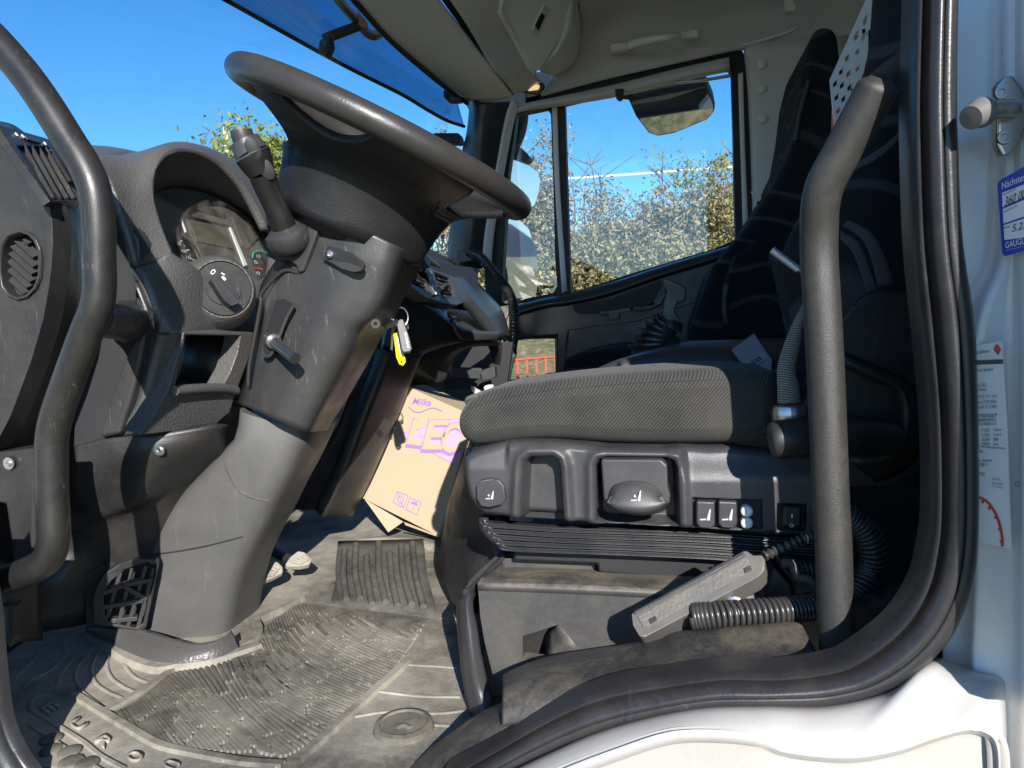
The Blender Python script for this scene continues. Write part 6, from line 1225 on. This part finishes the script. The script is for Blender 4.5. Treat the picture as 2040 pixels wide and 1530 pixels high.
mirror_part('kerb', 'G', [(1040, 545), (1090, 530), (1250, 490), (1440, 475), (1465, 490), (1518, 610), (1515, 650), (1480, 690), (1300, 765), (1190, 785), (1150, 770), (1080, 680), (1040, 590)], 2.98, mn(1340, 220, Vector((0.1, -0.12, -1))), km, 1.05, 0.1)
tube('arm', px('G', (1180, 400, 2.9), (1230, 460, 3.0), (1280, 560, 3.06)), 0.014, M_black, km, n=12)
vs = thing('sun_visor', 'blue tinted outer sun visor above the windscreen', 'sun visor', (-1.0, 2.0, 2.4))
lo = [(300, -80, 1.5), (450, 0, 1.70), (600, 84, 1.95), (700, 138, 2.13), (800, 188, 2.33), (850, 218, 2.44), (890, 240, 2.55), (925, 252, 2.64)]
hi_ = [V3(p) + Vector((-0.02, 0, .33)) for p in lo]
mi_ = [V3(p) + Vector((-0.03, 0, .15)) for p in lo]
patch('tinted_pane', [lo, mi_, hi_], M_tint, vs, nu=40, nv=4, thick=0.004)
tube('lower_rim', lo, 0.006, M_black, vs, n=50, sides=8)
br = thing('mirror_bracket', 'bare metal bracket behind the tinted sun visor', 'bracket', P(700, 80, 2.1))
tube('tube', px('D', (640, -60, 2.02), (700, 20, 2.05), (780, 110, 2.10), (850, 190, 2.14), (900, 205, 2.16), (940, 170, 2.18)), 0.014, M_metal, br, n=40)
bar('strut', P(*px('D', (600, 225))[0], 2.02), P(*px('D', (800, 150))[0], 2.09), 0.03, 0.012, Vector((0, -1, .2)), M_hard, br, .003)
slab('foot', PlY(2.0), px('D', (570, 230), (630, 205), (640, 265), (610, 330), (562, 305)), 0.03, M_black, br, bevel=0.004)
slab('gusset', PlY(2.09), px('D', (795, 60), (815, 90), (850, 130), (850, 165), (800, 150)), 0.006, plastic('rust', (0.32, 0.17, 0.09), .8, var=.3), br, bevel=0.001)
ms = thing('dash_sensor', 'small black box on the far side of the windscreen', 'sensor', P(915, 272, 2.7))
slab('body', PlY(2.74), px('D', (1230, 770), (1380, 770), (1390, 800), (1385, 830), (1240, 830)), 0.06, M_black, ms, bevel=0.006)
slab('roof_marker', PlY(2.6), px('D', (1290, 520), (1320, 510), (1400, 575), (1390, 590), (1320, 590), (1290, 560)), 0.03, M_dark, vs, bevel=0.006)

# ================================================================== surroundings
def ground_z(x, y):
    if y < 3.4: return 0.0
    t = min(1, (y - 3.4) / 3.0); z = 0.95 * t * t * (3 - 2 * t)
    if y > 6.4: z += (min(y, 9.0) - 6.4) * 0.19
    if y > 9.0: z += (y - 9.0) * 0.06
    return z
verts = []; faces = []
xs = [-300, -120, -60, -30, -20] + [-14 + i * 1.0 for i in range(25)] + [14, 20, 40, 120, 300]; ys = [-200, -60, -20, -6, 0, 3, 3.4] + [3.4 + i * .4 for i in range(1, 24)] + [14, 18, 25, 40, 80]
for x in xs:
    for y in ys: verts.append(Vector((x, y, ground_z(x, y) + (random.uniform(-.05, .05) if y > 3.6 else 0))))
n = len(ys); faces = [(i * n + j, (i + 1) * n + j, (i + 1) * n + j + 1, i * n + j + 1) for i in range(len(xs) - 1) for j in range(n - 1)]
m, t, b = newmat('grass_bank'); p = pos(t)
c = mixc(t, ramp(t, noise(t, 1.6, 8, .7, p), .35, .65), (0.05, 0.085, 0.018), (0.20, 0.155, 0.075)); c = mixc(t, ramp(t, noise(t, 14, 5, .7, p), .45, .7), c, (0.34, 0.29, 0.19))
t.links.new(c, b.inputs['Base Color']); b.inputs['Roughness'].default_value = .95
gnd = finish('ground', verts, faces, m, None, 60); tag(gnd, 'grassy bank rising beside the truck', 'ground', kind='structure')
M_leafY = None
def leafmat(name, cols):
    m, t, b = newmat(name); at = nd(t, 'ShaderNodeAttribute'); at.attribute_name = 'tone'
    r = nd(t, 'ShaderNodeValToRGB'); t.links.new(at.outputs['Fac'], r.inputs[0]); el = r.color_ramp.elements
    el[0].color = (*cols[0], 1); el[1].color = (*cols[-1], 1)
    for k, c in enumerate(cols[1:-1]): e = el.new((k + 1) / (len(cols) - 1)); e.color = (*c, 1)
    t.links.new(r.outputs[0], b.inputs['Base Color']); b.inputs['Roughness'].default_value = .6; b.inputs['Specular IOR Level'].default_value = .2
    tr = nd(t, 'ShaderNodeBsdfTranslucent'); t.links.new(r.outputs[0], tr.inputs[0]); mx = nd(t, 'ShaderNodeMixShader'); mx.inputs[0].default_value = .35
    t.links.new(b.outputs[0], mx.inputs[1]); t.links.new(tr.outputs[0], mx.inputs[2]); t.links.new(mx.outputs[0], t.nodes['Material Output'].inputs[0]); return m
ML_gold = leafmat('golden_leaves', [(0.10, 0.08, 0.04), (0.27, 0.225, 0.11), (0.48, 0.42, 0.24), (0.24, 0.245, 0.10)])
ML_green = leafmat('yellow_green_leaves', [(0.09, 0.115, 0.025), (0.24, 0.27, 0.055), (0.42, 0.42, 0.08), (0.19, 0.23, 0.055)])
M_bark = plastic('bark', (0.16, 0.125, 0.10), .9, 60, .5, var=.3, gkind='noise')
def leaves(name, pts, size, mat, parent):
    V, Fc, tone = [], [], []
    for p in pts:
        a = Vector((random.gauss(0, 1), random.gauss(0, 1), random.gauss(0, 1))).normalized(); q = Vector((random.gauss(0, 1), random.gauss(0, 1), random.gauss(0, 1)))
        b_ = a.cross(q).normalized(); s = size * random.uniform(.6, 1.3); k = len(V)
        V += [p - a * s, p + b_ * s * .5, p + a * s, p - b_ * s * .5]; Fc.append((k, k + 1, k + 2, k + 3)); tone.append(min(1, max(0, random.gauss(.5, .28))))
    o = finish(name, V, Fc, mat, parent, 0); at = o.data.attributes.new('tone', 'FLOAT', 'FACE'); at.data.foreach_set('value', tone[:len(o.data.polygons)]); return o
def shrub(x, y, h, w, nl, mat, label, cat='shrub', name='shrub', size=.045, sparse=.35, group='autumn shrubs on the bank', trunk=.03, bare=0):
    z = ground_z(x, y) - .05; e = thing(name, label, cat, (x, y, z), group); pts = []; BV, BF = [], []
    stems = []
    for s in range(9 if name == 'shrub' else 7):
        ang = random.uniform(0, 6.28); top_ = Vector((x + math.cos(ang) * w * random.uniform(.1, .9), y + math.sin(ang) * w * .6 * random.uniform(.1, .9), z + h * random.uniform(.6, 1.0)))
        base = Vector((x + random.uniform(-.15, .15) * (1 if name == 'shrub' else .3), y + random.uniform(-.15, .15) * .3, z)); mid = base.lerp(top_, .5) + Vector((random.uniform(-.15, .15), random.uniform(-.15, .15), .1)) * w
        path = catmull([base, mid, top_], 14); stems.append(path)
        v, f = tube_data(path, [trunk * (1 - i / 14 * .85) for i in range(14)], 6); k = len(BV); BV += v; BF += [tuple(i + k for i in q) for q in f]
        for j in range(10):
            b0 = path[random.randint(4, 12)]; b1 = b0 + Vector((random.gauss(0, .35) * w, random.gauss(0, .3) * w, abs(random.gauss(.25, .25)) * w + .1)); pth = catmull([b0, b0.lerp(b1, .5) + Vector((random.uniform(-.08, .08), 0, .05)), b1], 6); stems.append(pth)
            v, f = tube_data(pth, [trunk * .32 * (1 - i / 7) for i in range(6)], 5); k = len(BV); BV += v; BF += [tuple(i + k for i in q) for q in f]
    for s in range(bare):
        b0 = Vector((x + random.uniform(-w, w), y, z + h * .6)); b1 = b0 + Vector((random.gauss(0, .2), 0, h * random.uniform(.35, .75))); pth = catmull([b0, b0.lerp(b1, .5) + Vector((random.uniform(-.08, .08), 0, 0)), b1], 8)
        v, f = tube_data(pth, [.015 * (1 - i / 10) for i in range(8)], 5); k = len(BV); BV += v; BF += [tuple(i + k for i in q) for q in f]
        stems.append(pth[3:])
        for j in range(5):
            c0 = pth[random.randint(2, 6)]; c1 = c0 + Vector((random.gauss(0, .2), random.gauss(0, .1), random.uniform(.1, .3))); v, f = tube_data([c0, c0.lerp(c1, .5), c1], [.008, .006, .003], 4); k = len(BV); BV += v; BF += [tuple(i + k for i in q) for q in f]
    finish('stems' if name == 'shrub' else 'trunk', BV, BF, M_bark, e, 0)
    clumps = []
    for _ in range(90):
        st_l = random.choice(stems); clumps.append((st_l[random.randint(int(len(st_l) * .35), len(st_l) - 1)], random.uniform(.05, .26) * w))
    for _ in range(nl):
        q, r = random.choice(clumps); cl_ = lambda s_: max(-1.9 * s_, min(1.9 * s_, random.gauss(0, s_))); pts.append(q + Vector((cl_(r), cl_(r), cl_(r * .8))))
    leaves('crown', pts, size, mat, e); return e
labs = ['golden shrub seen through the quarter window', 'dense golden shrub behind the window post', 'pale golden shrub left of the middle of the passenger window', 'bare-topped shrub in the middle of the passenger window', 'dry golden shrub right of the middle of the passenger window', 'yellow green shrub near the rear edge of the passenger window', 'golden shrub at the rear edge of the passenger window']
def at_y(u, y): d = ray(u, 600); return CAM.x + d.x * y / d.y
for k, (u, y, h, w, nl, mat, bare) in enumerate(((1000, 9.0, 1.9, .8, 11500, ML_gold, 5), (1085, 9.6, 1.75, .75, 11500, ML_gold, 6), (1175, 9.1, 1.25, .75, 11500, ML_gold, 8), (1262, 9.4, 1.1, .75, 11500, ML_gold, 10), (1345, 9.1, 1.2, .75, 11500, ML_gold, 9), (1420, 9.8, 1.65, .7, 11000, ML_green, 4), (1500, 9.1, 1.4, .75, 9000, ML_gold, 5))):
    shrub(at_y(u, y), y, h, w, nl, mat, labs[k], bare=bare * 2 + 4, size=.027, trunk=.03)
shrub(at_y(905, 11), 11, 2.4, 1.0, 7000, ML_gold, 'golden shrub seen low through the far corner of the windscreen', size=.03)
def at_d(u, v, dist): d = ray(u, v).normalized(); return CAM + d * dist
for k, (u, v, dist, hh, w, nl, lab) in enumerate(((535, 330, 14, 0, 1.35, 14000, 'yellow green tree beside the steering wheel hub'), (400, 330, 15, 0, .55, 3000, 'sparse yellow green tree above the instrument hood'))):
    p_ = at_d(u, v, dist); top = at_d(u, 215 + k * 45, dist).z; shrub(p_.x, p_.y, top - ground_z(p_.x, p_.y), w, nl, ML_green, lab, 'tree', 'tree', .05, .36, 'trees in front of the truck', .06)
pole = thing('utility_pole', 'pale thin pole among the tree branches beside the stalk', 'pole', (0, 0, 0)); pole.location = at_d(449, 300, 18) * 1; pole.location.z = 0; bpy.context.view_layer.update()
q_ = at_d(449, 255, 18); tube('shaft', [Vector((q_.x, q_.y, 0)), Vector((q_.x, q_.y, q_.z))], 0.05, M_print, pole, n=4, sides=10)
wr = tag(tube('power_line', [at_d(900, 366, 26), at_d(1130, 356, 24), at_d(1470, 333, 23), at_d(1800, 318, 23)], 0.035, M_print, None, n=30, sides=6), 'white power line crossing the sky behind the passenger window', 'power line')
fn = thing('red_fence', 'rust red railing on the bank below the passenger dash', 'fence', (at_y(1060, 6.4), 6.4, ground_z(0, 6.4)))
M_redp = plastic('red_paint', (0.42, 0.085, 0.045), .6, var=.15)
ft_, fb_ = P(1055, 714, 6.4).z, ground_z(0, 6.4) - .1
tube('top_rail', [Vector((x, 6.4, ft_ + (x + 1.1) * .05)) for x in (-3.8, -2.2, -.6, 1.0)], 0.012, M_redp, fn, n=4, sides=8)
for k in range(58):
    x = -3.8 + k * .084; bar('baluster', Vector((x, 6.4, ft_ + (x + 1.1) * .05)), Vector((x, 6.4, fb_)), 0.021, 0.014, Vector((0, -1, 0)), M_redp, fn, .002)
hl = [];
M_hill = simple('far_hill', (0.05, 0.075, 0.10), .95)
for x0, x1, y0, hgt, lab in ((150, 900, 300, 110, 'wooded hills far behind the truck'),):
    V = []; Fc = []; N_ = 60
    for i in range(N_):
        t_ = i / (N_ - 1); x = x0 + (x1 - x0) * t_; y = -250 + 900 * t_; z = hgt * (.35 + .3 * math.sin(t_ * 7) + .2 * math.sin(t_ * 17 + 1) + .12 * math.sin(t_ * 41))
        V += [Vector((700 - 200 * t_, y, -2)), Vector((740 - 200 * t_, y, max(12, z) * .6)), Vector((820 - 200 * t_, y, max(20, z))), Vector((1000, y, -2))]
    for i in range(N_ - 1):
        for j in range(3): Fc.append((i * 4 + j, i * 4 + j + 1, i * 4 + j + 5, i * 4 + j + 4))
    tag(finish('hills', V, Fc, M_hill, None, 60), lab, 'hills', kind='structure')

V = []; Fc = []; N_ = 70
for i in range(N_):
    x = -90 + 150 * i / (N_ - 1); z = 9.5 + 2.0 * math.sin(i * .16) + 1.0 * math.sin(i * .45 + 1) + random.uniform(-.35, .35)
    V += [Vector((x, 58, 2)), Vector((x, 70, z * .75)), Vector((x, 84, z)), Vector((x, 120, 2))]
for i in range(N_ - 1):
    for j in range(3): Fc.append((i * 4 + j, (i + 1) * 4 + j, (i + 1) * 4 + j + 1, i * 4 + j + 1))
m, t, b = newmat('wooded_slope'); p = pos(t); t.links.new(mixc(t, ramp(t, noise(t, .35, 8, .75, p), .35, .65), (0.03, 0.05, 0.02), (0.13, 0.13, 0.05)), b.inputs['Base Color']); b.inputs['Roughness'].default_value = 1
tag(finish('wooded_hill', V, Fc, m, None, 60), 'low wooded hill behind the shrubs', 'hill', kind='structure')
